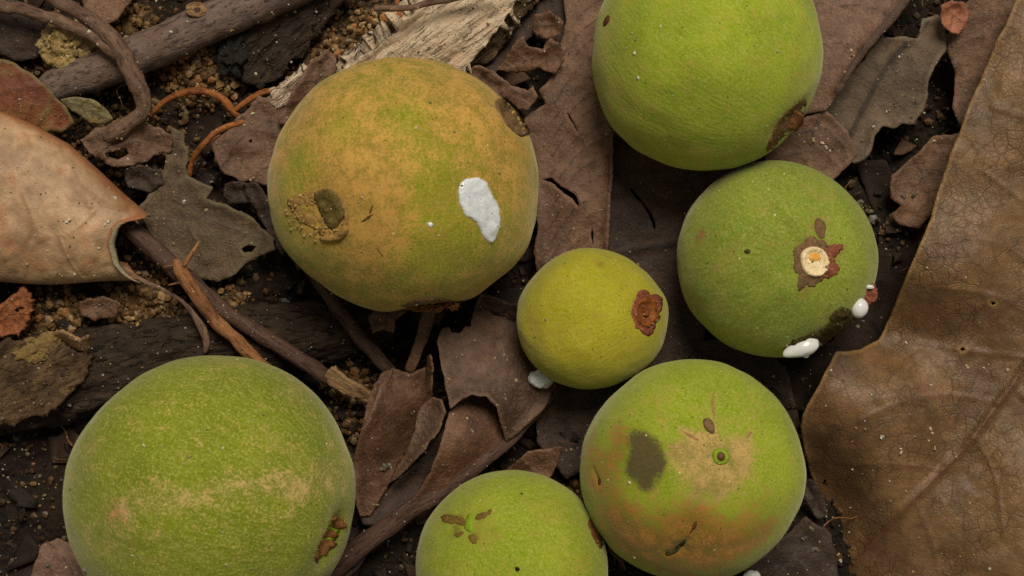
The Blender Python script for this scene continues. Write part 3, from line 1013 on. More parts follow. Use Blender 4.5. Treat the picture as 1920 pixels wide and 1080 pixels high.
# sand and soil crumbs
n = 120000
gpx, gpy = rng.uniform(-350, 2270, n), rng.uniform(-300, 1380, n)
w = sandf(gpx, gpy)
keep = rng.uniform(0, 1, n) < w * w * 1.0 + 0.09
gpx, gpy, w = gpx[keep], gpy[keep], w[keep]
gx_, gy_ = gpx - 960, 540 - gpy
gr = np.minimum(np.exp(rng.normal(1.62, 0.42, len(gpx))), 9.0)
gz = ground_z(gx_, gy_) + gr * rng.uniform(0.1, 0.8, len(gpx)) + rng.uniform(0, 1, len(gpx)) ** 3 * 10 * w
P = np.column_stack([gx_, gy_, gz])
P = settle(P, 10.0)
pal = np.array([srgb(150, 116, 72), srgb(126, 94, 56), srgb(170, 138, 92), srgb(104, 76, 48), srgb(164, 112, 66), srgb(84, 62, 42), srgb(182, 158, 116)])
C = pal[rng.choice(len(pal), len(P), p=[.22, .22, .12, .2, .1, .1, .04])] * rng.uniform(0.75, 1.15, (len(P), 1))
C *= (0.24 + 0.76 * np.clip(w * 1.6, 0, 1))[:, None]  # crumbs off the sand get darker colour, painting shade into the gaps
grains("sand_grains", P, gr, C, M['grain'], "loose ochre sand grains and soil crumbs on the forest floor", seed=3)

# small scraps of rotten litter, coloured darker to deepen the shade in gaps
V, F, CC = [], [], []
b = 0
lp = np.array([srgb(88, 64, 48), srgb(38, 28, 22), srgb(50, 37, 28), srgb(34, 27, 20), srgb(62, 46, 35), srgb(42, 35, 25)])
cnt = 0
while cnt < 1300:
    x, y = rng.uniform(-350, 2270), rng.uniform(-300, 1380)
    if sandf(np.array([x]), np.array([y]))[0] > 0.3 and rng.uniform() < 0.85:
        continue
    cnt += 1
    k = int(rng.integers(6, 10))
    R = rng.uniform(8, 34) if rng.uniform() < 0.85 else rng.uniform(34, 70)
    an = np.sort(rng.uniform(0, 6.28, k))
    rad = R * rng.uniform(0.45, 1.1, k)
    el = rng.uniform(0.4, 1.0)
    ro = rng.uniform(0, 3.14)
    lx, ly = np.cos(an) * rad, np.sin(an) * rad * el
    lx, ly = lx * math.cos(ro) - ly * math.sin(ro), lx * math.sin(ro) + ly * math.cos(ro)
    mx = np.concatenate([[0], lx * 0.55, lx])
    my = np.concatenate([[0], ly * 0.55, ly])
    z0 = ground_z(np.array([x - 960.0]), np.array([540.0 - y]))[0]
    tx, ty = rng.normal(0, 0.22, 2)
    cv = rng.uniform(-0.006, 0.010)
    mz = z0 + rng.uniform(3, 20) + mx * tx + my * ty + cv * (mx ** 2) + rng.normal(0, 1.5, len(mx))
    v = settle(np.column_stack([mx + x - 960, my + 540 - y, mz]), 9.0)
    f = []
    for i in range(k):
        j = (i + 1) % k
        f += [(0, 1 + i, 1 + j), (1 + i, 1 + k + i, 1 + k + j), (1 + i, 1 + k + j, 1 + j)]
    v2, f2 = solidify(v, f, 2.5)
    V.append(v2)
    F += [tuple(i + b for i in q) for q in f2]
    CC.append(np.tile(lp[rng.integers(len(lp))] * rng.uniform(0.7, 1.2), (len(v2), 1)))
    b += len(v2)
tag(mesh_obj("leaf_crumbs", np.vstack(V), F, M['litter'], attrs={'col': np.vstack(CC)}), "small dark crumbs of rotten leaves strewn over the soil", None, None, "stuff")

# ------------------------------------------------------------------ wood: sticks, log, twigs, roots
log = thing("charred_log", "dark charred log with flaky bark lying behind the large lower left fruit", "log", unproj([320], [670], -60)[0])
tube("trunk", [(-260, 770, -10, 92), (-60, 735, -10, 90), (150, 700, -15, 84), (350, 655, -15, 70), (540, 630, -10, 62), (640, 625, -12, 52), (735, 612, -20, 34)], M['b_char'], parent=log, nseg=96, bump=(0.11, 9, 4), seed=11)
leaf("bark_flake", None, None, [(-80, 680), (20, 640), (110, 640), (170, 668), (150, 720), (110, 760), (40, 790), (-80, 820)], [(-80, 700, 96), (20, 660, 82), (110, 660, 80), (160, 690, 76), (110, 750, 78), (40, 730, 94), (-80, 810, 72), (20, 790, 70)], M['b_flaky'], thick=14, jagg=(9, 30), crumple=(13, 28), parent=log, seed=12, ridge=(0.93, -0.36, 9, 50, 6), spacing=6)
blob("lichen_crust", 62, 658, 76, (46, 24, 12), M['moss'], parent=log, rough=0.45, freq=3, seed=2, rot=0.35)

stick = thing("bark_stick", "thick straight grey-purple stick with a round knot in the upper left corner", "stick", unproj([320], [80], 20)[0])
tube("stem", [(92, 170, 40, 26), (110, 160, 42, 33), (200, 125, 48, 36), (300, 85, 52, 37), (400, 38, 56, 38), (500, -5, 58, 40), (640, -70, 60, 42)], M['b_stick'], parent=stick, nseg=40, bump=(0.045, 9, 3), seed=21, endtaper=0.85)
blob("knot", 368, 18, 92, (19, 15, 7), M['b_chip'], parent=stick, rough=0.12, seed=4)
blob("knot_core", 370, 19, 97, (7, 5.5, 4), M['b_dark'], parent=stick, rough=0.15, seed=5)

ft = thing("forked_twig", "gnarled forked twig crossing over the thick grey stick", "twig", unproj([200], [120], 40)[0])
tube("branch", [(60, -40, 96, 11), (95, -5, 100, 12), (150, 25, 104, 13), (200, 62, 108, 15), (228, 100, 110, 17), (248, 140, 106, 17), (266, 175, 96, 16), (270, 205, 84, 15), (248, 228, 72, 14), (222, 246, 62, 17), (196, 258, 55, 12)], M['b_twig'], parent=ft, nseg=22, bump=(0.14, 6, 2.5), seed=22)
tube("branch", [(-60, -5, 80, 10), (0, 8, 84, 11), (60, 24, 88, 11), (120, 42, 94, 12), (170, 66, 100, 12), (212, 96, 106, 12), (230, 112, 108, 9)], M['b_twig'], parent=ft, nseg=18, bump=(0.14, 6, 2.5), seed=23)
tube("side_root", [(222, 246, 60, 8), (190, 285, 44, 7), (205, 300, 34, 6), (240, 305, 30, 6), (285, 285, 34, 5)], M['b_twig'], parent=ft, nseg=12, seed=24)

rt = thing("orange_rootlet", "thin orange root arching over the sand with a short side fork", "root", unproj([370], [180], 30)[0])
tube("root", [(280, 220, 22, 5), (300, 196, 36, 5.5), (332, 176, 46, 6.5), (378, 170, 50, 7.5), (412, 184, 50, 7), (430, 202, 46, 7), (450, 222, 34, 6)], M['b_root'], parent=rt, nseg=12, seed=31)
tube("side_fork", [(440, 208, 44, 5), (458, 192, 50, 5.5), (482, 178, 56, 5.5), (515, 171, 56, 5), (545, 168, 50, 4.5)], M['b_root'], parent=rt, nseg=12, seed=32)
tube("orange_rootlet", [(458, 226, 52, 5.5), (420, 240, 56, 6), (390, 262, 54, 6), (370, 286, 46, 6), (360, 310, 34, 5.5), (356, 330, 20, 5)], M['b_root'], "bent orange root curving down past the brown scrap left of the russet fruit", "root", nseg=12, seed=33)
tube("orange_rootlet", [(80, 92, 34, 6), (83, 80, 44, 6.5), (88, 74, 48, 5)], M['b_root'], "stub of orange root beside the yellow soil clod", "root", nseg=10, seed=34)
tube("orange_rootlet", [(168, 98, 40, 5), (180, 92, 48, 6), (184, 80, 50, 5), (170, 76, 44, 4)], M['b_root'], "tiny hooked orange root between yellow clod and grey stick", "root", nseg=10, seed=35)
tube("orange_rootlet", [(742, 50, 60, 5), (748, 25, 66, 5.5), (742, -20, 60, 5)], M['b_root'], "short upright orange root left of the pale wood", "root", nseg=10, seed=36)

tube("dark_twig", [(235, 420, 60, 15), (262, 445, 62, 17), (310, 485, 62, 17), (360, 530, 62, 17), (430, 590, 64, 15), (520, 645, 68, 15), (600, 698, 62, 15), (640, 722, 40, 11)], M['b_dark'], "long dark brown twig leading out of the curled tan leaf", "twig", nseg=20, bump=(0.10, 5, 6), seed=41)
lt = thing("bark_twig", "lighter orange-brown twig with frayed bark lying along the dark twig", "twig", unproj([400], [580], 60)[0])
tube("stem", [(328, 488, 84, 8), (340, 510, 88, 12), (365, 550, 88, 13), (395, 590, 88, 13), (430, 625, 90, 12), (465, 660, 92, 11), (505, 698, 88, 10)], M['b_orange'], parent=lt, nseg=18, bump=(0.16, 5, 5), seed=42)
tube("fibre", [(345, 500, 94, 4), (356, 482, 96, 4.5), (368, 462, 92, 3), (374, 452, 88, 2)], M['b_orange'], parent=lt, nseg=8, seed=43)
tube("fibre", [(342, 505, 96, 2.2), (325, 498, 92, 1.8), (305, 501, 84, 1.2)], M['b_orange'], parent=lt, nseg=6, seed=44)
tube("fibre", [(346, 526, 94, 2.2), (330, 531, 88, 1.8), (315, 535, 80, 1.2)], M['b_orange'], parent=lt, nseg=6, seed=45)
tube("straight_twig", [(560, 480, 50, 10), (605, 540, 60, 12), (650, 600, 66, 13), (695, 655, 64, 13), (735, 702, 54, 12)], M['b_dark'], "straight brown twig running out from under the russet fruit", "twig", nseg=16, bump=(0.10, 5, 6), seed=46)
tube("dry_stalk", [(806, 560, 60, 13), (800, 605, 64, 12), (784, 650, 60, 11), (766, 698, 50, 10)], M['l_warm'], "flat brown leaf stalk below the notch of the russet fruit", "stalk", nseg=14, flat=0.35, seed=47)
leaf("bark_chip", "small tan splinter of bark at the end of the dark twig", "bark chip", [(606, 712), (614, 696), (626, 692), (660, 716), (698, 738), (690, 756), (650, 742), (616, 722)], [(610, 705, 70), (650, 715, 74), (695, 745, 52), (650, 738, 60)], M['b_chip'], thick=10, jagg=(3, 10), crumple=(3, 20), seed=48, ridge=(0.85, 0.5, 6, 40, 4), spacing=4)
tube("thin_twig", [(700, 17, 150, 4), (722, 17, 152, 6), (770, 14, 152, 5), (800, 6, 154, 5.5), (850, -2, 154, 6), (930, -20, 150, 6)], M['b_twig'], "thin pale twig lying across the top of the weathered wood", "twig", nseg=10, seed=49)

pw = thing("weathered_wood", "chunk of pale weathered fibrous wood behind the russet fruit", "wood", unproj([800], [80], 20)[0])
leaf("pale_wood", None, None, [(628, 150), (650, 118), (700, 92), (742, 62), (765, 32), (800, 8), (860, -30), (960, -120), (1060, -120), (985, -20), (955, 22), (930, 60), (905, 92), (880, 120), (820, 170), (680, 190)], [(640, 140, 60), (700, 100, 86), (765, 35, 92), (800, 70, 120), (850, 30, 125), (900, 60, 110), (930, 60, 88), (880, 110, 84), (780, 150, 80), (690, 180, 50), (950, -60, 120), (1020, -100, 90), (850, -20, 100)], M['b_pale'], thick=50, jagg=(3.5, 30), crumple=(5, 40), parent=pw, seed=51, ridge=(0.81, -0.58, 9, 120, 15), spacing=5)
leaf("rotten_side", None, None, [(880, 122), (905, 88), (932, 54), (960, 15), (985, -60), (1060, -60), (1015, -5), (985, 30), (955, 70), (935, 100), (905, 125)], [(890, 115, 62), (930, 70, 74), (970, 10, 80), (1010, -10, 55), (960, 60, 50), (920, 115, 42), (1030, -50, 50)], M['b_rot'], thick=40, jagg=(9, 18), crumple=(12, 24), parent=pw, seed=52, ridge=(0.81, -0.58, 10, 80, 9), spacing=5)
leaf("wood_splinter", "narrow pale wood splinter by the left shoulder of the russet fruit", "wood", [(505, 190), (525, 165), (556, 140), (588, 126), (594, 142), (570, 165), (545, 190), (520, 208)], [(515, 190, 60), (550, 160, 72), (590, 135, 60), (560, 175, 60), (530, 200, 50)], M['b_pale'], thick=20, jagg=(4, 12), crumple=(4, 20), seed=53, ridge=(0.8, -0.6, 6, 60, 6), spacing=4)
leaf("dark_bark_slab", "dark grey weathered bark slab between the grey stick and the pale wood", "bark", [(468, 60), (520, 18), (580, -20), (650, -60), (660, -10), (628, 22), (592, 60), (566, 104), (525, 140), (488, 168), (462, 150), (452, 100)], [(480, 70, 30), (560, 10, 44), (640, -40, 44), (600, 50, 26), (540, 110, 22), (480, 150, 14)], M['b_char'], thick=24, jagg=(9, 24), crumple=(9, 26), seed=54, ridge=(0.75, -0.66, 10, 60, 7), spacing=6)
blob("charcoal_lump", 437, 88, 22, (30, 46, 26), M['char'], "black charcoal lump on the sand beside the grey stick", "charcoal", rough=0.5, freq=3.0, seed=6, rot=-0.2)
blob("soil_clod", 128, 88, 44, (48, 40, 30), M['clod'], "crumbly pale yellow soil clod under the forked twig", "clod", rough=0.42, freq=2.4, seed=7, sub=5)
for _ in range(1):
    q_ = rng.normal(size=(420, 3))
    q_ /= np.linalg.norm(q_, axis=1)[:, None]
    q_ = q_[q_[:, 2] > -0.1]
    grains("clod_crumbs", unproj([128], [88], 44)[0] + q_ * np.array([46, 39, 29]) * rng.uniform(0.8, 1.12, (len(q_), 1)), rng.uniform(3, 7.5, len(q_)), np.array(srgb(176, 150, 98)) * rng.uniform(0.5, 1.2, (len(q_), 1)), M['grain'], None, seed=5, parent=bpy.data.objects["soil_clod"])
leaf("red_clod", "orange-red crumbly scrap with a dark hole at the left edge below the tan leaf", "clod", [(-40, 600), (-10, 575), (20, 556), (46, 542), (58, 560), (60, 585), (48, 606), (36, 622), (8, 632), (-30, 640)], [(-40, 610, 40), (20, 560, 56), (55, 570, 60), (30, 620, 44), (10, 595, 64)], M['chunk'], thick=12, jagg=(6, 12), crumple=(12, 18), holes=[[(24, 582), (40, 574), (46, 580), (34, 590)]], seed=58, spacing=4)
leaf("bark_scrap", "small reddish bark scrap on the charred log", "bark chip", [(100, 626), (118, 622), (150, 640), (164, 632), (170, 650), (160, 664), (130, 652)], [(100, 630, 74), (140, 640, 84), (165, 655, 74)], M['b_chip'], thick=6, jagg=(4, 10), crumple=(6, 16), seed=55, ridge=(0.8, 0.6, 6, 30, 3), spacing=4)

# ------------------------------------------------------------------ leaves
leaf("veined_leaf", "large tan leaf with netted veins filling the right edge", "leaf",
     [(1935, -60), (1905, 0), (1888, 40), (1866, 84), (1842, 140), (1818, 195), (1796, 255), (1772, 318), (1752, 380), (1738, 428), (1714, 482), (1690, 542), (1668, 600), (1648, 638), (1612, 656), (1568, 660), (1546, 700), (1526, 740), (1506, 778), (1500, 800), (1508, 850), (1525, 905), (1545, 965), (1560, 1015), (1566, 1060), (1570, 1180), (2080, 1180), (2120, 500), (2020, -60)],
     [(1935, -60, 150), (1842, 140, 140), (1750, 380, 125), (1690, 540, 110), (1648, 635, 30), (1568, 660, 100), (1506, 778, 100), (1524, 880, -30), (1556, 980, -60), (1572, 1080, -60), (1590, 800, 110), (1650, 880, 90), (1600, 940, 0), (1680, 710, 124), (1700, 625, 40), (1790, 640, 66), (1750, 780, 84), (1760, 890, 50), (1690, 960, 60), (1620, 1060, -20), (1890, 730, 84), (1920, 450, 124), (1850, 300, 150), (1900, 150, 160), (1780, 510, 160), (1880, 900, 92), (1900, 1060, 90), (1790, 1040, 50), (2080, 800, 100), (2050, 200, 130), (2050, 1150, 90)],
     M['l_right'], thick=3.0, spacing=5, jagg=(3.5, 40), crumple=(14, 130), midrib=[(2000, 590), (1935, 668), (1880, 745), (1820, 825), (1755, 895), (1690, 960), (1600, 1062), (1560, 1140)],
     veins=[[(1872, 756), (1790, 742), (1700, 752), (1610, 790)], [(1770, 882), (1690, 872), (1610, 872)], [(1930, 672), (1800, 655), (1700, 640)], [(1828, 822), (1866, 900), (1880, 1000)], [(1716, 945), (1745, 1010), (1760, 1070)], [(1900, 720), (1960, 800), (1990, 900)], [(1970, 620), (1880, 560), (1760, 540)], [(1990, 560), (1900, 470), (1790, 440)], [(2010, 480), (1920, 380), (1840, 320)], [(2000, 300), (1940, 230), (1860, 200)], [(1680, 700), (1730, 660), (1760, 700)]],
     holes=[[(1856, 568), (1862, 565), (1868, 569), (1862, 574)], [(1799, 654), (1806, 650), (1812, 656), (1804, 660)]], rib=(9, 6), vrel=(2.8, 3.4), seed=61, curl=(8, 14))

# the tan leaf rolled into an open tube
def rolled_leaf():
    t = thing("curled_leaf", "pale tan dry leaf rolled into an open tube at the left edge", "leaf", unproj([80], [400], 20)[0])
    nu, nv = 150, 120
    top = np.array([(-260, 90), (-120, 150), (0, 206), (60, 232), (130, 270), (185, 318), (235, 365), (280, 403), (300, 425)], float)
    V, edge, vein = [], [], []
    ph = np.linspace(0.0, 1.42, nv) * math.pi
    vl = [np.array([(40, 520), (70, 450), (130, 440), (180, 395)]), np.array([(-20, 500), (30, 470), (60, 420), (40, 360)]), np.array([(110, 440), (125, 480), (150, 520)]), np.array([(150, 350), (200, 385), (240, 395)]), np.array([(60, 300), (120, 330), (170, 390)])]
    xe_ph = np.array([0, .20, .30, .37, .42, .475, .58, .71, .80, .92, 1.0, 1.15, 1.42]) * math.pi
    xe = np.array([283, 272, 256, 238, 224, 214, 204, 213, 230, 256, 268, 262, 240], float)
    for i in range(nu):
        f = i / (nu - 1)
        for j in range(nv):
            xend = np.interp(ph[j], xe_ph, xe)
            x = -260 + (xend + 260) * (1 - (1 - f) ** 1.25)
            yt = np.interp(x, top[:, 0], top[:, 1])
            yb = 530 + 4 * math.sin(x * 0.02) - 0.02 * max(0, 100 - x)
            half = (yb - yt) / 2
            hz = min(52 + 0.22 * half, 104)
            c = math.cos(ph[j])
            # flatter across the back, tight at the lower roll
            y = yt + half * (1 - c) if ph[j] <= math.pi else yb - (half * 0.55) * (1 + c)
            z = 58 + hz * math.sin(ph[j]) ** 0.8 if ph[j] <= math.pi else 58 + hz * 0.9 * math.sin(ph[j])
            z += 4 * math.exp(-((1 - f) / 0.03) ** 2)
            V.append((x, y, z))
            edge.append(math.exp(-((xend - x) / 7.0) ** 2) + 1.0 * math.exp(-(ph[j] * half / 85.0) ** 2))
    V = np.array(V)
    V[:, 2] += 9 * fbm2(V[:, :2], 75, 3, 5) + 2.2 * fbm2(V[:, :2], 20, 3, 6)
    for l in vl:
        vein.append(np.exp(-(seg_dist(V[:, :2], catmull(l, 20)) / 2.6) ** 2))
    vein = np.max(vein, axis=0) * 0.8
    V[:, 2] += vein * 3.5
    F = []
    for i in range(nu - 1):
        for j in range(nv - 1):
            a, b2, c2, d2 = i * nv + j, i * nv + j + 1, (i + 1) * nv + j + 1, (i + 1) * nv + j
            F += [(a, b2, c2), (a, c2, d2)]
    W_ = unproj(V[:, 0], V[:, 1], V[:, 2])
    F = np.array(F)
    fn = np.cross(W_[F[:, 1]] - W_[F[:, 0]], W_[F[:, 2]] - W_[F[:, 0]])
    if fn[: len(F) // 3, 2].mean() < 0:
        F = F[:, ::-1]
    V2, faces = solidify(W_, F, 3.0)
    mesh_obj("blade", V2, faces, M['l_tan'], t, attrs={'vein': np.concatenate([vein, vein]), 'edge': np.concatenate([edge, edge])})
    # pale rim turned inwards round the mouth of the roll
    rim = []
    for q in np.linspace(0.40, 1.0, 26):
        xend = np.interp(q * math.pi, xe_ph, xe)
        yt = np.interp(xend, top[:, 0], top[:, 1])
        half = (530 - yt) / 2
        hz = min(52 + 0.22 * half, 104)
        rim.append((xend, yt + half * (1 - math.cos(q * math.pi)), 58 + hz * math.sin(q * math.pi) ** 0.8))
    rim = np.array(rim)
    n_ = len(rim)
    off = 11 * np.sin(np.linspace(0.15, 1, n_) * math.pi)
    A = rim + [0, 0, 3]
    Bm = rim + np.column_stack([off * 0.75 + 1, 0 * off, -off * 0.4 - 1])
    Cm = rim + np.column_stack([off + 1, 0 * off, -off * 1.8 - 4])
    RV = np.vstack([A, Bm, Cm])
    RV = unproj(RV[:, 0], RV[:, 1], RV[:, 2])
    RF = []
    for r_ in range(2):
        for i in range(n_ - 1):
            a = r_ * n_ + i
            RF += [(a, a + 1, a + n_ + 1), (a, a + n_ + 1, a + n_)]
    RF = np.array(RF)
    fn = np.cross(RV[RF[:, 1]] - RV[RF[:, 0]], RV[RF[:, 2]] - RV[RF[:, 0]])
    if fn[:, 2].mean() < 0:
        RF = RF[:, ::-1]
    V2, faces = solidify(RV, RF, 2.5)
    mesh_obj("rim", V2, faces, M['l_rim'], t, attrs={'vein': np.zeros(len(V2)), 'edge': np.zeros(len(V2))})
    tube("withered_tip", [(232, 508, 76, 3), (262, 524, 72, 4), (300, 540, 74, 3.5), (335, 562, 78, 4), (362, 588, 82, 5), (380, 618, 84, 8), (388, 645, 80, 7), (384, 662, 72, 4)], M['b_twig'], parent=t, nseg=10, flat=0.45, seed=63)
rolled_leaf()

leaf("red_leaf", "reddish leaf with olive margin tucked behind the curled tan leaf", "leaf", [(-120, 80), (-30, 104), (20, 116), (62, 140), (98, 172), (124, 204), (140, 232), (112, 248), (60, 250), (-20, 240), (-120, 180)], [(-100, 100, 78), (20, 120, 88), (98, 172, 84), (138, 232, 60), (60, 200, 92), (0, 200, 80), (60, 248, 50)], M['l_red'], jagg=(4, 20), crumple=(5, 40), seed=64, spacing=6, curl=(5, 16))
leaf("yellow_leaf_scrap", "small yellowish grey leaf scrap beside the gnarled twig end", "leaf", [(112, 186), (140, 182), (172, 186), (198, 204), (212, 224), (196, 234), (170, 232), (150, 216), (126, 204)], [(115, 190, 58), (170, 190, 72), (210, 225, 56), (170, 228, 50), (150, 205, 66)], M['l_yellow'], jagg=(2, 14), crumple=(3, 24), seed=65, spacing=5, midrib=[(118, 190), (165, 205), (205, 226)], rib=(3, 3))
leaf("frayed_leaf_scrap", "frayed grey-brown leaf scrap with a hole at the end of the gnarled twig", "leaf", [(150, 262), (176, 244), (205, 232), (238, 228), (252, 240), (272, 230), (300, 240), (328, 262), (318, 285), (290, 292), (262, 306), (222, 316), (192, 306), (168, 286)], [(160, 262, 46), (210, 235, 58), (250, 245, 62), (300, 250, 46), (320, 280, 36), (220, 312, 40), (260, 300, 40), (200, 280, 44)], M['l_brown'], holes=[[(196, 288), (215, 284), (238, 278), (240, 290), (220, 300), (202, 300)]], jagg=(7, 16), crumple=(9, 26), seed=66, spacing=5, curl=(6, 14))
leaf("olive_leaf", "rotten olive-green leaf with a small hole left of the russet fruit", "leaf", [(322, 240), (346, 246), (352, 285), (352, 332), (376, 342), (398, 352), (386, 372), (422, 382), (470, 408), (512, 446), (516, 468), (488, 478), (458, 496), (432, 520), (408, 530), (380, 526), (345, 500), (302, 462), (272, 425), (258, 395), (296, 340), (314, 290)], [(330, 245, 34), (345, 320, 30), (300, 380, 26), (390, 360, 26), (300, 440, 20), (380, 430, 34), (470, 430, 34), (512, 455, 40), (420, 515, 22), (350, 490, 18)], M['l_olive'], holes=[[(452, 466), (466, 458), (480, 462), (472, 472), (458, 474)]], jagg=(6, 24), crumple=(8, 40), seed=67, spacing=6, veins=[[(330, 250), (335, 340), (350, 420), (390, 500)], [(345, 400), (410, 420), (490, 450)]])
leaf("brown_leaf_scrap", "dark brown leaf scrap with ragged edge against the left of the russet fruit", "leaf", [(396, 268), (418, 252), (440, 226), (468, 200), (482, 178), (515, 190), (545, 180), (600, 150), (620, 200), (560, 300), (520, 350), (478, 342), (448, 338), (420, 326), (404, 305)], [(400, 270, 46), (470, 190, 52), (560, 170, 54), (450, 270, 58), (410, 315, 40), (480, 335, 40), (560, 280, 40)], M['l_brown'], holes=[[(466, 264), (470, 261), (474, 265), (470, 269)]], jagg=(7, 18), crumple=(9, 34), seed=68, spacing=6)
leaf("brown_leaf_scrap", "brown scrap overlapping the wood splinter left of the pale wood", "leaf", [(560, 150), (590, 110), (618, 90), (632, 110), (628, 140), (650, 170), (600, 220), (540, 240), (520, 225)], [(590, 120, 80), (625, 105, 76), (620, 160, 60), (550, 210, 62), (580, 170, 84)], M['l_brown'], jagg=(6, 16), crumple=(7, 26), seed=69, spacing=5)
leaf("brown_leaf_scrap", "crinkled dark leaf sliver under the lower left side of the russet fruit", "leaf", [(455, 345), (480, 340), (510, 380), (540, 450), (530, 480), (500, 430), (470, 380)], [(465, 345, 44), (510, 400, 40), (530, 470, 30), (480, 380, 34)], M['l_dark'], jagg=(5, 14), crumple=(8, 20), seed=70, spacing=5)

col_leaf = leaf("cracked_leaf", "long brown cracked leaf standing upright between the russet fruit and the top fruit", "leaf",
     [(1050, -60), (1180, -60), (1200, 60), (1170, 200), (1150, 260), (1148, 330), (1144, 400), (1138, 470), (1120, 500), (1060, 492), (1010, 520), (1000, 470), (1008, 420), (1000, 360), (960, 300), (970, 240), (995, 212), (1022, 196), (1012, 170), (1040, 140), (1046, 100), (1060, 40)],
     [(1060, -40, 60), (1150, -40, 66), (1140, 150, 62), (1146, 400, 58), (1130, 480, 40), (1040, 480, 34), (1010, 400, 44), (1060, 300, 56), (1000, 250, 40), (1060, 150, 54), (1080, 400, 54), (1110, 50, 58)],
     M['l_brown'], thick=5, jagg=(5, 24), crumple=(9, 48), seed=71, spacing=6,
     holes=[[(1016, 336), (1034, 334), (1050, 348), (1076, 362), (1084, 376), (1086, 390), (1074, 374), (1050, 357), (1034, 343)], [(1109, 426), (1113, 442), (1112, 460), (1108, 444)], [(1062, 212), (1065, 211), (1084, 246), (1082, 248)]],
     midrib=[(1160, -60), (1150, 150), (1146, 300), (1138, 470)], rib=(10, 6), curl=(4, 16))
leaf("torn_leaf_flap", "torn reddish-brown leaf flap raised beside the pale wood end", "leaf", [(930, 132), (948, 108), (968, 76), (982, 68), (990, 88), (1018, 92), (1034, 72), (1052, 84), (1058, 112), (1040, 140), (1006, 126), (985, 136), (955, 134)], [(935, 130, 70), (975, 75, 90), (1040, 85, 78), (1040, 135, 66), (990, 130, 66), (1000, 105, 86)], M['l_warm'], jagg=(5, 14), crumple=(6, 26), seed=72, spacing=5)
leaf("torn_leaf_flap", "crumpled grey-brown leaf bit on the upper right shoulder of the russet fruit", "leaf", [(868, 140), (890, 122), (925, 132), (958, 160), (990, 172), (1000, 160), (1008, 180), (990, 206), (970, 204), (945, 185), (900, 170)], [(880, 135, 60), (930, 140, 74), (990, 175, 70), (980, 200, 60), (920, 170, 56)], M['l_brown'], jagg=(5, 12), crumple=(9, 22), seed=73, spacing=5)
leaf("brown_leaf", "dark brown leaf in the top gap between cracked leaf and pale wood", "leaf", [(980, -60), (1080, -60), (1080, 60), (1040, 90), (1000, 60), (960, 110), (900, 160), (860, 150), (920, 90)], [(1000, -40, 30), (1060, 0, 36), (1000, 60, 26), (900, 140, 26), (950, 90, 22)], M['l_dark'], jagg=(8, 24), crumple=(10, 34), seed=74, spacing=7)
leaf("cracked_leaf", "dark flat leaf with a zigzag crack between the small fruit and the grey-green fruit", "leaf", [(1120, 230), (1320, 250), (1420, 330), (1400, 500), (1330, 560), (1320, 640), (1260, 700), (1200, 720), (1100, 690), (1110, 470)], [(1130, 250, 30), (1300, 280, 30), (1160, 450, 26), (1280, 440, 28), (1220, 330, 34), (1280, 600, 20), (1200, 690, 12), (1400, 400, 20)], M['l_dark'], thick=5, jagg=(5, 24), crumple=(6, 60), seed=75, spacing=7, holes=[[(1181, 354), (1185, 352), (1202, 374), (1220, 398), (1230, 424), (1228, 434), (1218, 404), (1204, 382), (1190, 370)]], midrib=[(1146, 480), (1200, 466), (1270, 455), (1350, 430)], rib=(6, 5), veins=[[(1150, 330), (1220, 325), (1300, 300)]])
leaf("cracked_leaf", "dark brown leaf in the gap under the small fruit and the spotted fruit", "leaf", [(1000, 720), (1060, 690), (1200, 700), (1300, 640), (1420, 640), (1480, 700), (1500, 800), (1300, 900), (1100, 880), (1060, 900), (1010, 830)], [(1020, 740, 10), (1200, 720, 4), (1400, 660, 16), (1480, 760, 12), (1080, 860, 2), (1300, 860, -20)], M['l_dark'], jagg=(6, 30), crumple=(8, 40), seed=76, spacing=8)

# folded leaf low in the middle
fl = thing("folded_leaf", "big folded brown leaf with thick midrib between the left and middle fruits", "leaf", unproj([800], [830], 0)[0])
leaf("upper_blade", None, None, [(820, 640), (828, 616), (842, 612), (848, 622), (862, 624), (874, 612), (884, 614), (886, 592), (900, 548), (960, 570), (1010, 660), (1046, 722), (1020, 766), (985, 800), (950, 832), (938, 792), (932, 764), (912, 744), (884, 740), (862, 752), (844, 768), (834, 716)], [(822, 640, 104), (905, 560, 36), (1000, 670, 44), (1042, 722, 40), (950, 825, 66), (900, 680, 98), (850, 690, 112), (845, 762, 110), (900, 748, 122), (934, 780, 108), (960, 740, 104)], M['l_fold'], jagg=(3, 16), crumple=(9, 45), seed=77, spacing=5, parent=fl, curl=(8, 12), holes=[])
leaf("swollen_fold", None, None, [(842, 772), (860, 750), (886, 738), (914, 742), (936, 764), (944, 792), (952, 826), (910, 862), (850, 908), (800, 942), (752, 966), (778, 930), (806, 888), (824, 838)], [(845, 770, 92), (870, 748, 60), (905, 742, 40), (938, 768, 36), (948, 800, 40), (950, 824, 52), (900, 865, 56), (850, 905, 60), (760, 962, 44), (866, 800, 118), (898, 800, 92), (840, 855, 116), (800, 905, 84), (826, 835, 106)], M['l_foldwarm'], jagg=(2.5, 20), crumple=(6, 40), seed=78, spacing=5, parent=fl, curl=(3, 12))
tube("midrib", [(560, 1130, 20, 20), (620, 1072, 40, 21), (700, 1006, 52, 19), (780, 950, 58, 17), (860, 898, 62, 15), (940, 836, 60, 12), (1000, 780, 52, 10), (1050, 722, 42, 8)], M['b_dark'], parent=fl, nseg=18, bump=(0.12, 6, 8), flat=0.7, seed=79)
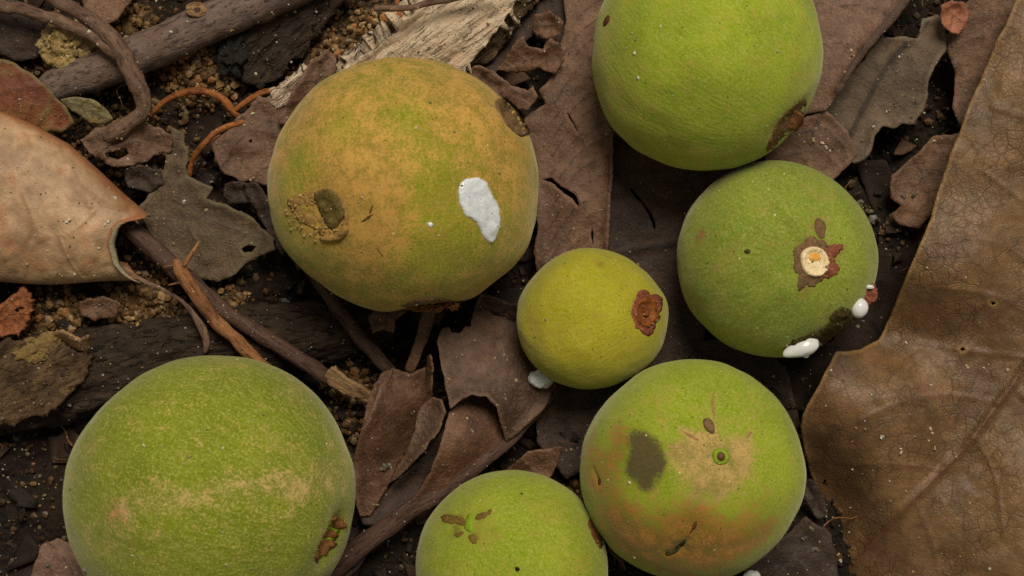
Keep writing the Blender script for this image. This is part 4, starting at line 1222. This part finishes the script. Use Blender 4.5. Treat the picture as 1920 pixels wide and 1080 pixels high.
leaf("left_fold", None, None, [(662, 858), (672, 820), (694, 776), (712, 722), (736, 690), (772, 700), (802, 684), (812, 740), (806, 780), (788, 818), (752, 862), (726, 916), (694, 968), (676, 968), (664, 930)], [(664, 860, 60), (680, 820, 108), (712, 730, 104), (740, 692, 66), (800, 690, 60), (808, 770, 20), (700, 850, 96), (730, 770, 112), (765, 720, 80), (765, 800, 40), (740, 860, 26), (710, 920, 40), (690, 960, 36), (668, 930, 46)], M['l_foldwarm'], jagg=(3, 18), crumple=(9, 36), seed=80, spacing=5, parent=fl, curl=(5, 10))
leaf("curled_strip", None, None, [(796, 756), (812, 744), (828, 750), (834, 774), (822, 808), (796, 842), (768, 872), (742, 898), (730, 906), (740, 880), (762, 846), (778, 806), (782, 776)], [(800, 752, 104), (830, 765, 116), (815, 810, 122), (760, 880, 84), (735, 902, 62), (784, 790, 92), (765, 845, 80)], M['l_fold'], jagg=(3, 12), crumple=(6, 26), seed=81, spacing=4, parent=fl, curl=(10, 8))
leaf("lower_fold", None, None, [(672, 960), (700, 940), (740, 906), (790, 860), (826, 812), (842, 800), (822, 850), (800, 900), (776, 935), (740, 962), (700, 985), (680, 985)], [(680, 970, 20), (740, 920, 8), (825, 820, 14), (790, 910, 10), (720, 970, 24)], M['l_dark'], jagg=(3, 18), crumple=(5, 30), seed=82, spacing=6, parent=fl)
leaf("torn_edge", None, None, [(700, 722), (716, 700), (738, 690), (728, 716), (708, 752), (690, 790), (676, 818), (684, 770)], [(715, 700, 84), (690, 780, 76), (730, 700, 88)], M['l_foldwarm'], jagg=(4, 10), crumple=(5, 16), seed=83, spacing=5, parent=fl)
leaf("stem_side_blade", None, None, [(590, 1140), (640, 1040), (700, 985), (770, 945), (830, 930), (760, 985), (690, 1040), (630, 1110), (620, 1140)], [(600, 1120, 24), (700, 1000, 40), (820, 935, 48), (650, 1080, 26)], M['l_dark'], jagg=(6, 18), crumple=(7, 30), seed=84, spacing=6, parent=fl)

leaf("pink_brown_leaf", "pinkish-brown leaf with folded midrib at the top right of the top fruit", "leaf", [(1440, -80), (1760, -80), (1712, -5), (1670, 50), (1630, 92), (1596, 140), (1570, 180), (1548, 206), (1500, 216), (1440, 200)], [(1480, -60, 54), (1720, -40, 84), (1650, 60, 92), (1580, 160, 76), (1520, 210, 52), (1530, 80, 62), (1590, 20, 74)], M['l_pink'], jagg=(3, 20), crumple=(6, 60), seed=85, spacing=7, midrib=[(1740, -60), (1680, 20), (1620, 92), (1570, 170)], rib=(12, 8), veins=[[(1670, 25), (1600, 10), (1540, 20)], [(1620, 92), (1570, 80), (1520, 90)]])
leaf("grey_leaf", "mottled dark grey-brown leaf with eaten edges right of the top fruit", "leaf", [(1730, 34), (1758, 28), (1772, 60), (1772, 96), (1750, 130), (1738, 170), (1736, 200), (1712, 232), (1694, 230), (1680, 240), (1655, 238), (1638, 256), (1630, 290), (1606, 306), (1560, 300), (1530, 250), (1560, 180), (1610, 120), (1650, 70), (1690, 70), (1720, 72)], [(1750, 40, 60), (1760, 100, 54), (1720, 220, 36), (1640, 250, 30), (1590, 290, 22), (1580, 180, 34), (1660, 90, 44), (1690, 150, 52)], M['l_grey'], jagg=(5, 18), crumple=(7, 50), seed=86, spacing=6, midrib=[(1740, 40), (1660, 130), (1590, 260)], rib=(5, 6), veins=[[(1700, 85), (1720, 140), (1715, 200)]])
leaf("brown_leaf", "plain brown leaf tucked behind the upper edge of the large right leaf", "leaf", [(1800, 20), (1860, -60), (1990, -60), (1940, 60), (1860, 170), (1800, 240), (1786, 200), (1792, 140), (1776, 92)], [(1810, 30, 66), (1920, -40, 80), (1860, 120, 62), (1800, 220, 44), (1785, 110, 52)], M['l_warm'], jagg=(3, 24), crumple=(5, 50), seed=87, spacing=7)
leaf("red_leaf_scrap", "cupped reddish leaf scrap above the grey leaf near the top right corner", "leaf", [(1764, 10), (1784, 2), (1808, 4), (1818, 22), (1812, 48), (1796, 64), (1782, 62), (1766, 44)], [(1766, 12, 94), (1815, 15, 98), (1800, 60, 92), (1790, 32, 82), (1768, 44, 96)], M['l_cup'], jagg=(3, 10), crumple=(5, 18), seed=88, spacing=4)
leaf("brown_leaf", "brown leaf with white specks wedged between the top fruit and the grey-green fruit", "leaf", [(1440, 250), (1500, 225), (1548, 204), (1590, 246), (1608, 288), (1590, 310), (1560, 340), (1500, 345), (1430, 320)], [(1460, 250, 36), (1545, 210, 44), (1600, 285, 32), (1540, 330, 24), (1450, 310, 26), (1540, 260, 46)], M['l_brown'], jagg=(4, 18), crumple=(5, 34), seed=89, spacing=6)
leaf("brown_leaf_scrap", "square brown leaf scrap in the dark gap left of the large right leaf", "leaf", [(1672, 330), (1716, 290), (1750, 256), (1800, 250), (1790, 330), (1750, 400), (1722, 430), (1690, 424), (1668, 404), (1690, 384), (1668, 372)], [(1680, 330, 26), (1760, 270, 36), (1740, 380, 28), (1690, 410, 16)], M['l_warm'], jagg=(4, 14), crumple=(6, 26), seed=90, spacing=6)
leaf("gap_shade_leaf", "leaf toned as dark as the shade in the gap between grey-green fruit and large right leaf", "leaf", [(1600, 300), (1660, 300), (1720, 420), (1720, 520), (1680, 640), (1600, 700), (1540, 780), (1460, 760), (1420, 680), (1560, 640), (1640, 540), (1650, 420)], [(1640, 320, -30), (1700, 450, -26), (1660, 580, -30), (1520, 740, 6), (1450, 700, 4), (1600, 660, -14)], M['l_gapshade'], jagg=(5, 24), crumple=(8, 40), seed=91, spacing=8)
leaf("brown_leaf", "dark leaf below the spotted fruit at the bottom edge", "leaf", [(1380, 1140), (1400, 1040), (1470, 1010), (1510, 970), (1560, 1000), (1580, 1140)], [(1400, 1100, 0), (1500, 990, 30), (1570, 1100, 8), (1460, 1040, 24)], M['l_dark'], jagg=(6, 20), crumple=(8, 34), seed=92, spacing=7)
leaf("brown_leaf", "reddish brown leaf poking out at the bottom left corner", "leaf", [(40, 1140), (64, 1060), (78, 1022), (108, 1008), (138, 1020), (170, 1060), (220, 1140)], [(50, 1130, 30), (80, 1025, 46), (140, 1030, 50), (200, 1130, 30), (120, 1080, 58)], M['l_pink'], jagg=(4, 20), crumple=(7, 34), seed=93, spacing=6)
leaf("brown_leaf_scrap", "triangular leaf scrap poking up behind the bottom middle fruit", "leaf", [(930, 900), (960, 872), (990, 846), (1022, 842), (1056, 838), (1044, 870), (1030, 900), (980, 930)], [(940, 895, 20), (1000, 850, 46), (1054, 840, 52), (1020, 900, 26)], M['l_warm'], jagg=(3, 12), crumple=(5, 24), seed=94, spacing=5)
leaf("brown_leaf_scrap", "little reddish leaf scrap under the bottom notch of the russet fruit", "leaf", [(690, 596), (720, 560), (765, 560), (762, 584), (742, 600), (738, 624), (716, 618), (698, 626)], [(695, 600, 44), (740, 570, 40), (740, 620, 54), (715, 600, 56)], M['l_warm'], jagg=(4, 12), crumple=(5, 20), seed=95, spacing=4)
leaf("brown_leaf_scrap", "ragged dark leaf corner between the russet fruit and the small fruit", "leaf", [(905, 560), (940, 566), (975, 572), (990, 590), (970, 600), (948, 588), (930, 590), (918, 576)], [(910, 565, 62), (960, 575, 66), (985, 590, 58)], M['l_dark'], jagg=(4, 12), crumple=(6, 18), seed=96, spacing=4)
leaf("brown_leaf_scrap", "brown scrap with curled lip directly right of the pale wood end", "leaf", [(1000, 30), (1030, 18), (1056, 40), (1050, 66), (1022, 74), (998, 60)], [(1000, 35, 70), (1050, 40, 84), (1020, 72, 66)], M['l_warm'], jagg=(5, 12), crumple=(7, 22), seed=201, spacing=5)
leaf("brown_leaf_scrap", "small dark scrap between the olive leaf and the russet fruit", "leaf", [(420, 345), (450, 338), (482, 352), (470, 378), (440, 384), (418, 370)], [(425, 350, 24), (475, 355, 34), (440, 380, 20)], M['l_dark'], jagg=(5, 12), crumple=(8, 20), seed=202, spacing=5)
leaf("brown_leaf_scrap", "dark crumpled scrap in the sand left of the olive leaf strip", "leaf", [(230, 318), (262, 308), (300, 318), (306, 345), (276, 362), (240, 350)], [(235, 325, 24), (300, 330, 34), (262, 356, 22)], M['l_dark'], jagg=(6, 12), crumple=(9, 18), seed=203, spacing=5)
leaf("brown_leaf_scrap", "brown scrap lying on the sand below the rolled leaf", "leaf", [(150, 566), (190, 556), (226, 570), (214, 594), (176, 600), (148, 588)], [(155, 570, 34), (220, 572, 40), (180, 598, 30)], M['l_warm'], jagg=(6, 12), crumple=(8, 18), seed=204, spacing=5)
leaf("brown_leaf_scrap", "brown splinter of leaf poking from under the notch of the spotted fruit and right leaf", "leaf", [(1500, 905), (1522, 898), (1545, 930), (1552, 968), (1530, 972), (1508, 940)], [(1505, 908, 6), (1545, 935, 14), (1530, 968, 0)], M['l_dark'], jagg=(5, 12), crumple=(6, 18), seed=205, spacing=5)
leaf("brown_leaf_scrap", "narrow upright leaf sliver beside the cracked blade of the folded leaf", "leaf", [(800, 668), (806, 664), (811, 690), (808, 730), (801, 742), (798, 706)], [(803, 668, 120), (808, 700, 126), (803, 738, 96)], M['l_warm'], jagg=(2, 8), crumple=(3, 14), seed=206, spacing=3)
leaf("brown_leaf", "dark brown leaf under the twigs in the top left corner", "leaf", [(-100, -40), (60, 10), (84, 60), (78, 106), (40, 116), (-10, 100), (-100, 90)], [(-80, 0, 20), (60, 30, 36), (70, 100, 20), (0, 90, 24), (20, 50, 44)], M['l_dark'], jagg=(5, 20), crumple=(8, 36), seed=97, spacing=7)
leaf("brown_leaf", "smooth brown leaf at the top edge above the forked twig", "leaf", [(130, -60), (270, -60), (246, 0), (220, 36), (190, 50), (160, 20)], [(150, -40, 40), (250, -40, 44), (220, 30, 40), (170, 20, 50)], M['l_warm'], jagg=(4, 20), crumple=(5, 36), seed=98, spacing=6)

# fine rootlets and leaf fibres tangled in the litter
V, F, TC = [], [], []
b = 0
for i in range(150):
    x, y = rng.uniform(-300, 2200), rng.uniform(-250, 1330)
    L_ = rng.uniform(25, 110)
    a_ = rng.uniform(0, 6.28)
    k = 9
    t_ = np.linspace(0, 1, k)
    bend = rng.normal(0, 0.9)
    ang = a_ + bend * t_ + 0.5 * np.sin(t_ * rng.uniform(3, 9) + rng.uniform(0, 6))
    qx = x - 960 + np.cumsum(np.cos(ang)) * L_ / k
    qy = 540 - y + np.cumsum(np.sin(ang)) * L_ / k
    qz = ground_z(qx, qy) + rng.uniform(4, 34) + 8 * np.sin(t_ * 3.1)
    W_ = settle(np.column_stack([qx, qy, qz]), 6.0)
    r_ = rng.uniform(0.9, 2.4) * (1 - 0.5 * t_)
    T_ = np.gradient(W_, axis=0)
    T_ /= np.linalg.norm(T_, axis=1)[:, None]
    U_ = np.cross(T_, [0, 0, 1.0])
    U_ /= np.linalg.norm(U_, axis=1)[:, None] + 1e-9
    B_ = np.cross(U_, T_)
    for q_ in range(5):
        th = q_ * 2 * math.pi / 5
        V.append(W_ + (U_ * math.cos(th) + B_ * math.sin(th)) * r_[:, None])
        TC.append(np.column_stack([t_ * L_, np.full(k, math.cos(th) * 2 + i), np.full(k, math.sin(th) * 2)]))
    for q_ in range(5):
        n_ = (q_ + 1) % 5
        for c_ in range(k - 1):
            F.append((b + q_ * k + c_, b + n_ * k + c_, b + n_ * k + c_ + 1, b + q_ * k + c_ + 1))
    b += 5 * k
tag(mesh_obj("fine_rootlets", np.vstack(V), F, M['b_orange'], attrs={'tc': np.vstack(TC)}), "hair-thin brown rootlets and fibres tangled through the litter", None, None, "stuff")

# ------------------------------------------------------------------ the seven fruits and their marks
f = FR['top']
f.build("bright green fuzzy fruit cut off by the top edge with a torn brown scar", M['f_top'])
s = f.patch("torn_scar", [(1440, 284), (1450, 262), (1468, 242), (1482, 218), (1500, 196), (1518, 190), (1514, 214), (1505, 232), (1488, 250), (1466, 268), (1450, 286)], M['torn'], 1.5, 8, 3.5, (3, 10), (3.5, 9), lift=0.2, seed=1)
f.patch("ragged_rim", [(1442, 280), (1454, 256), (1470, 238), (1484, 214), (1502, 194), (1506, 199), (1490, 220), (1478, 242), (1460, 262), (1447, 284)], M['tornrust'], 4, 4, 3, (2.5, 6), (3, 6), parent=s, seed=2)
f.patch("ragged_rim", [(1484, 246), (1496, 228), (1504, 214), (1512, 218), (1506, 236), (1494, 250)], M['tornrust'], 6, 5, 3, (3, 6), (4, 6), parent=s, seed=3)
f.patch("brown_slit", [(1128, 48), (1131, 36), (1139, 26), (1140, 36), (1134, 46)], M['slit'], 1, 4, 3, (1, 6), seed=4)

f = FR['brown']
f.build("large russet-brown fuzzy fruit with a white latex patch", M['f_brown'])
f.patch("latex_patch", [(866, 342), (884, 334), (904, 333), (918, 342), (928, 362), (940, 384), (942, 412), (934, 436), (922, 455), (908, 446), (900, 428), (888, 412), (874, 404), (864, 382), (862, 358)], M['latex'], 3.6, 8, 3.0, (3.2, 6), (2.6, 9), seed=1)
f.patch("latex_fleck", [(800, 418), (808, 416), (812, 422), (806, 426)], M['latex'], 2, 3, 2.5, (1, 5), seed=2)
p = f.patch("scarred_pit", [(540, 378), (560, 364), (590, 356), (616, 352), (640, 372), (650, 398), (648, 424), (632, 444), (606, 446), (580, 428), (556, 412)], M['corky'], 0.5, 12, 3.5, (7, 10), (5, 6), seed=3)
f.patch("pit_floor", [(586, 362), (612, 356), (636, 376), (646, 402), (634, 420), (620, 432), (602, 418), (592, 398), (584, 380)], M['olive'], 2.5, 10, 3.5, (3, 9), (6, 9), parent=p, lift=2.0, seed=4)
f.patch("pit_rim", [(634, 374), (644, 386), (653, 408), (652, 434), (636, 450), (604, 452), (600, 446), (628, 438), (642, 424), (646, 404), (640, 390)], M['corky'], 7, 5, 3, (3, 7), (4, 7), parent=p, lift=2, seed=5)
cp, cr, cc = [], [], []
for i in range(150):
    a_, q_ = rng.uniform(0, 6.28), rng.uniform(0.55, 1.25)
    x, y = 592 + math.cos(a_) * 46 * q_, 404 + math.sin(a_) * 40 * q_
    if x > 600 and y < 400 or rng.uniform() < 0.25 and x > 600:
        continue
    cp.append(f.pos(f.dir(x, y), 0.8)[0])
    cr.append(rng.uniform(1.2, 3.4))
    cc.append(np.array(srgb(184, 150, 90)) * rng.uniform(0.55, 1.15))
grains("cork_crumbs", np.array(cp), np.array(cr), np.array(cc), M['litter'], None, seed=4, parent=f.thing)
s = f.patch("sunken_scar", [(928, 196), (938, 186), (954, 200), (972, 216), (990, 236), (992, 250), (978, 252), (962, 240), (944, 222)], M['torn'], 2.0, 8, 3.5, (2.5, 7), (2.0, 8), lift=2.5, sink=10, seed=6)
f.patch("scar_lip", [(944, 226), (962, 242), (980, 254), (994, 250), (990, 240), (976, 242), (960, 232), (948, 218)], M['torn'], 5, 4, 3, (2, 7), (2, 7), parent=s, seed=7)
s = f.patch("bottom_scar", [(752, 570), (778, 560), (806, 556), (840, 560), (858, 570), (850, 582), (820, 584), (790, 586), (764, 580)], M['torn'], 2, 8, 3.5, (4, 10), (5, 7), seed=8)
for i, (x, y, rx_) in enumerate(((772, 574, 15), (796, 577, 18), (822, 576, 14), (846, 573, 12))):
    blob("rust_rim", x, y, 212 + 4 * (i % 2), (rx_, 7, 12), M['tornrust'], parent=f.thing, rough=0.6, freq=3.0, seed=9 + i, rot=0.3 * (i % 3 - 1))
for i, (x, y, a, l) in enumerate(((690, 408, -0.6, 14), (697, 392, -1.2, 10), (713, 470, 0.9, 11))):
    dx, dy = math.cos(a) * l, math.sin(a) * l
    f.patch("dark_scratch", [(x - dx, y - dy), (x - 1, y - 2.4), (x + dx, y + dy), (x + 1, y + 2.4)], M['slit'], 0.6, 2, 2.2, (0.6, 5), seed=10 + i)

f = FR['small']
f.build("small yellowish fruit in the middle with a red-brown star-shaped calyx", M['f_small'])
for i, (a, l, wd) in enumerate(((-105, 44, 26), (-38, 44, 24), (25, 34, 20), (85, 44, 26), (178, 34, 26), (-160, 32, 18), (130, 38, 18))):
    c, s_ = math.cos(math.radians(a)), math.sin(math.radians(a))
    cx, cy, fx = 1211, 586, 0.78
    pt = lambda u, v: (cx + (c * u - s_ * v) * fx, cy + (s_ * u + c * v))
    f.patch("sepal", [pt(8, -wd * .6), pt(l * .55, -wd * .8), pt(l * .9, -wd * .45), pt(l, 0), pt(l * .85, wd * .5), pt(l * .5, wd * .8), pt(8, wd * .6)], M['calyx'], 2.0, 5, 3, (3.5, 6), (3.0, 6), seed=20 + i)
f.patch("calyx_disc", [(1192, 572), (1204, 560), (1220, 560), (1230, 574), (1231, 594), (1222, 610), (1206, 613), (1193, 600), (1189, 586)], M['calyx_in'], 9, 5, 3, (2.5, 6), (1.6, 6), lift=1.0, seed=28, centre=(1211, 586, 22, 27, 0.12))
blob("calyx_tip", 1212, 587, f.pos(f.dir(1212, 587))[0][2] + 4, (5, 6, 5), M['calyx_in'], parent=f.thing, rough=0.2, seed=3, sub=3)
blob("latex_drop", 1015, 710, 78, (23, 18, 17), M['latex'], parent=f.thing, rough=0.16, freq=1.8, seed=12)

f = FR['scar']
f.build("grey-green fruit with a cream cut stalk scar and two white latex drops", M['f_scar'])
for i, (a, l, wd) in enumerate(((-95, 50, 34), (-28, 66, 20), (22, 52, 34), (100, 50, 34), (122, 64, 18), (165, 44, 30), (-150, 50, 30), (-62, 48, 26))):
    c, s_ = math.cos(math.radians(a)), math.sin(math.radians(a))
    cx, cy, fx = 1527, 491, 0.9
    pt = lambda u, v: (cx + (c * u - s_ * v) * fx, cy + (s_ * u + c * v))
    f.patch("sepal", [pt(12, -wd * .6), pt(l * .6, -wd * .7), pt(l * .9, -wd * .35), pt(l, 0), pt(l * .85, wd * .35), pt(l * .55, wd * .7), pt(12, wd * .6)], M['calyx'] if i in (1, 2) else M['torn'], 1.0, 5, 3, (4.5, 6), (2.2, 6), seed=30 + i)
f.patch("sepal_print", [(1528, 412), (1540, 410), (1548, 424), (1546, 444), (1534, 442)], M['torn'], 0.8, 4, 3, (3, 6), (1.5, 6), seed=40)
s = f.patch("stalk_scar", [(1502, 480), (1512, 466), (1530, 462), (1546, 470), (1554, 488), (1550, 508), (1536, 519), (1518, 517), (1506, 506)], M['stalk'], 9, 5, 2.8, (1.2, 8), (1.4, 6), lift=2, seed=41, centre=(1528, 491, 25, 28, 0.3))
f.patch("stalk_core", [(1516, 478), (1526, 472), (1537, 474), (1541, 484), (1534, 490), (1520, 489)], M['orange'], 3, 5, 2.5, (1.2, 6), (0.8, 6), parent=s, lift=4.0, seed=42)
f.patch("dark_scab", [(1476, 652), (1500, 634), (1530, 628), (1552, 608), (1560, 588), (1580, 574), (1602, 584), (1612, 604), (1600, 628), (1576, 640), (1550, 646), (1520, 652), (1495, 664)], M['scab'], 4.0, 9, 3.2, (6, 9), (7, 6), seed=43)
zc = f.c[2]
zs = lambda x, y: f.pos(f.dir(x, y))[0][2]
blob("latex_drop", 1508, 649, zs(1508, 649) + 6, (26, 18, 17), M['latexdrop'], parent=f.thing, rough=0.05, freq=1.2, seed=13, rot=0.30, drop=(-1.0, 0.15, 16))
blob("drop_tip", 1511, 665, zs(1508, 649) - 2, (6, 6, 6), M['latexdrop'], parent=f.thing, rough=0.1, seed=14, sub=3)
blob("latex_drop", 1610, 577, zs(1609, 577) + 9, (16.5, 18, 16), M['latexdrop'], parent=f.thing, rough=0.03, freq=1.2, seed=15)
blob("dried_flake", 1630, 552, zs(1628, 552) + 7, (14, 19, 9), M['calyx'], parent=f.thing, rough=0.3, freq=2.0, seed=16, rot=-0.3)
blob("pale_flake", 1630, 538, zs(1628, 540) + 10, (8, 4, 4), M['latexdrop'], parent=f.thing, rough=0.3, freq=2.2, seed=17, sub=3)
blob("brown_speck", 1402, 471, f.pos(f.dir(1402, 471))[0][2], (5, 3.6, 3), M['scab'], parent=f.thing, rough=0.4, freq=2, seed=18, sub=3)

f = FR['star']
f.build("spotted fruit with a tan star-shaped scar, a green nipple and a round dark blotch", M['f_star'])
f.patch("green_nipple", [(1336, 850), (1342, 842), (1354, 840), (1364, 846), (1368, 857), (1363, 868), (1351, 872), (1340, 867)], M['nip'], 4, 6, 3, (0.8, 8), lift=0.3, seed=51)
blob("nipple_tip", 1352, 856, f.pos(f.dir(1352, 856))[0][2] + 5, (7, 7.5, 6), M['nipdark'], parent=f.thing, rough=0.12, seed=19, sub=3)
f.patch("bud_scale", [(1319, 788), (1330, 785), (1338, 795), (1340, 812), (1330, 812), (1321, 802)], M['torn'], 3.5, 4, 2.8, (1.5, 6), (1.5, 6), seed=52)
for i, ln in enumerate(([(1280, 808), (1296, 818), (1312, 826)], [(1338, 735), (1336, 760), (1340, 785)], [(1398, 822), (1404, 815), (1409, 810)])):
    L = catmull(ln, 8)
    tg = np.gradient(L, axis=0)
    nn = np.column_stack([-tg[:, 1], tg[:, 0]]) / np.linalg.norm(tg, axis=1)[:, None]
    wd = 2.4 * np.sin(np.linspace(0.25, 2.9, len(L)))[:, None]
    f.patch("scar_ray", np.vstack([L - nn * wd, (L + nn * wd)[::-1]]), M['ray'], 1.0, 2, 2.4, (0.8, 5), (0.8, 5), seed=53 + i)
f.patch("dark_crack", [(1246, 1038), (1262, 1034), (1274, 1024), (1284, 1012), (1287, 1016), (1280, 1028), (1268, 1038), (1252, 1043)], M['scab'], 0.8, 3, 2.8, (1.5, 6), (1.5, 5), seed=62)
f.patch("dark_crack", [(1296, 992), (1300, 982), (1306, 976), (1307, 982), (1302, 992), (1292, 1002)], M['slit'], 0.8, 3, 2.5, (1.2, 6), (1, 5), seed=63)
f.patch("brown_slit", [(1116, 890), (1120, 896), (1122, 910), (1118, 908)], M['slit'], 0.6, 3, 2.5, (0.8, 6), seed=64)
blob("latex_drop", 1409, 1079, 70, (15, 9, 9), M['latexdrop'], parent=f.thing, rough=0.2, seed=20, sub=3)

f = FR['low']
f.build("lime green fruit cut off by the bottom edge with brown calyx shreds", M['f_low'])
for i, ol in enumerate(([(822, 968), (836, 962), (856, 966), (872, 974), (868, 984), (852, 980), (834, 978)], [(890, 968), (904, 962), (922, 956), (918, 966), (902, 974), (892, 976)], [(880, 1000), (890, 1002), (893, 1014), (886, 1018), (878, 1008)], [(850, 1000), (864, 994), (868, 1000), (856, 1006)])):
    f.patch("calyx_shred", ol, M['shred'], 0.6, 4, 2.6, (4.0, 5), (1.6, 5), seed=70 + i)
f.patch("green_nipple", [(872, 972), (880, 960), (886, 968), (886, 982), (884, 996), (874, 994), (868, 986)], M['nip'], 3, 7, 3, (1.5, 6), (1.0, 5), lift=0.3, seed=76)
f.patch("brown_shred", [(1104, 976), (1112, 972), (1124, 992), (1130, 1012), (1128, 1028), (1120, 1020), (1112, 1000)], M['slit'], 1.2, 4, 3, (3, 8), (2, 6), seed=77)
blob("dark_speck", 970, 1067, f.pos(f.dir(970, 1067))[0][2], (4, 4, 3), M['char'], parent=f.thing, rough=0.2, seed=21, sub=3)
blob("dark_speck", 978, 928, f.pos(f.dir(978, 928))[0][2], (3.6, 3, 3), M['char'], parent=f.thing, rough=0.2, seed=22, sub=3)

f = FR['left']
f.build("largest green fruit at the lower left with a pale tan band and torn end", M['f_left'])
s = f.patch("torn_end", [(598, 1048), (606, 1026), (616, 1004), (626, 984), (638, 972), (650, 978), (648, 1000), (640, 1018), (626, 1036), (610, 1056)], M['nip'], 2, 8, 3.5, (3, 9), (3, 8), seed=81)
f.patch("ragged_rim", [(596, 1046), (606, 1030), (620, 1026), (634, 1018), (640, 1024), (626, 1040), (612, 1054), (600, 1058)], M['tornrust'], 7, 6, 3, (3, 7), (5, 7), parent=s, lift=2, seed=82)
f.patch("ragged_rim", [(630, 976), (640, 968), (652, 974), (654, 988), (646, 996), (640, 988)], M['tornrust'], 6, 5, 3, (3, 7), (4, 7), parent=s, lift=2, seed=83)
f.patch("ragged_rim", [(618, 1006), (630, 996), (644, 1000), (642, 1012), (630, 1020), (620, 1020)], M['tornrust'], 4, 5, 3, (3, 7), (4, 7), parent=s, lift=2, seed=84)

# ------------------------------------------------------------------ grit lying on leaves, wood and fruits
bpy.context.view_layer.update()
dg = bpy.context.evaluated_depsgraph_get()


def drop_on(px, py):
    o = Vector((0, 0, H * S))
    d = (Vector(tuple(unproj([px], [py], 0)[0] * S)) - o).normalized()
    hit, loc, nor, idx, ob, mt = scene.ray_cast(dg, o, d)
    return (np.array(loc) / S, ob.name) if hit else (None, "")


pts, rad, colr = [], [], []
spec = [(1745, 805, 4), (1748, 812, 3), (1741, 826, 3.5), (1752, 840, 5), (1790, 850, 3.5), (1793, 856, 3), (1655, 818, 4), (1688, 850, 4.5), (1689, 841, 3), (1662, 841, 2.5), (1622, 804, 3.5), (1605, 802, 3), (1558, 694, 3), (1548, 761, 3), (1698, 642, 4), (1812, 686, 4.5), (1844, 690, 3.5), (1853, 683, 2.5), (1745, 722, 3), (1634, 740, 2), (1598, 880, 2.5), (1668, 902, 2), (1700, 922, 2), (1794, 917, 2.5), (1845, 896, 2), (1818, 943, 3), (1855, 1066, 4), (1800, 1043, 2.5), (1826, 1040, 2.5), (1594, 952, 3), (1592, 998, 2.5), (1712, 1072, 3), (1738, 502, 3), (1810, 520, 3), (1758, 600, 2), (1845, 150, 3), (1595, 95, 5), (1600, 105, 4), (1592, 110, 3), (1584, 135, 3), (1525, 260, 5), (1540, 268, 5), (1548, 275, 4), (1556, 283, 3), (130, 412, 5), (126, 418, 4), (203, 416, 4), (198, 420, 4), (140, 514, 3), (117, 517, 3), (177, 517, 3), (216, 370, 4), (50, 495, 3), (345, 380, 5), (322, 60, 4), (258, 118, 4), (168, 60, 5), (1637, 412, 13), (1663, 418, 6), (1612, 380, 10), (1625, 395, 6), (1695, 370, 6), (1712, 366, 6), (1720, 362, 4), (720, 875, 9), (728, 872, 7), (714, 880, 6), (1190, 1045, 4), (1180, 905, 4), (1140, 900, 3), (1238, 50, 4), (1185, 62, 3), (1192, 75, 4), (1190, 100, 4), (1195, 145, 4), (1175, 90, 3), (1505, 712, 6), (1470, 690, 6), (1450, 705, 5), (160, 1070, 6), (90, 1060, 7), (780, 240, 3), (505, 870, 3), (270, 835, 4), (418, 840, 4), (1520, 990, 6), (1530, 1030, 7), (1505, 1010, 6), (1570, 1040, 4), (1575, 1050, 4), (840, 710, 3), (875, 785, 4), (945, 665, 3), (915, 668, 3), (968, 713, 4)]
dustpal = np.array([srgb(225, 212, 184), srgb(206, 186, 148), srgb(184, 158, 116), srgb(236, 230, 216)])
for x, y, r_ in spec:
    p_, nm = drop_on(x, y)
    if p_ is not None:
        for k in range(1 if r_ < 4 else 2):
            pts.append(p_ + np.append(rng.normal(0, r_ * 0.4 * k, 2), r_ * 0.25))
            rad.append(r_ * 0.72)
            colr.append(dustpal[rng.integers(4)] * (0.22 if r_ > 5 else 0.85))
for i in range(5000):
    x, y = rng.uniform(-40, 1960), rng.uniform(-40, 1120)
    p_, nm = drop_on(x, y)
    if p_ is None or nm.startswith(("skin", "fuzz")) and rng.uniform() < 0.86:
        continue
    if nm.startswith("veined") and rng.uniform() < 0.8:
        continue
    r_ = min(np.exp(rng.normal(0.12, 0.45)), 3.6)
    pts.append(p_ + [0, 0, r_ * 0.3])
    rad.append(r_)
    colr.append(dustpal[rng.choice(4, p=[.25, .3, .35, .1])] * rng.uniform(0.22, 0.8))
grains("pale_grit", np.array(pts), np.array(rad), np.array(colr), M['dust'], "pale grit specks sprinkled over leaves, wood and fruits", seed=9)

GROUPS = {"brown_leaf_scrap": "brown leaf scraps in the litter", "brown_leaf": "brown leaves in the litter", "cracked_leaf": "cracked leaves in the litter", "torn_leaf_flap": "torn leaf flaps by the pale wood", "orange_rootlet": "orange rootlets on the sand"}
for o in scene.objects:
    b_ = o.name.split(".")[0]
    if o.parent is None and b_ in GROUPS:
        o["group"] = GROUPS[b_]
    if "_o" in o.keys():
        del o["_o"]
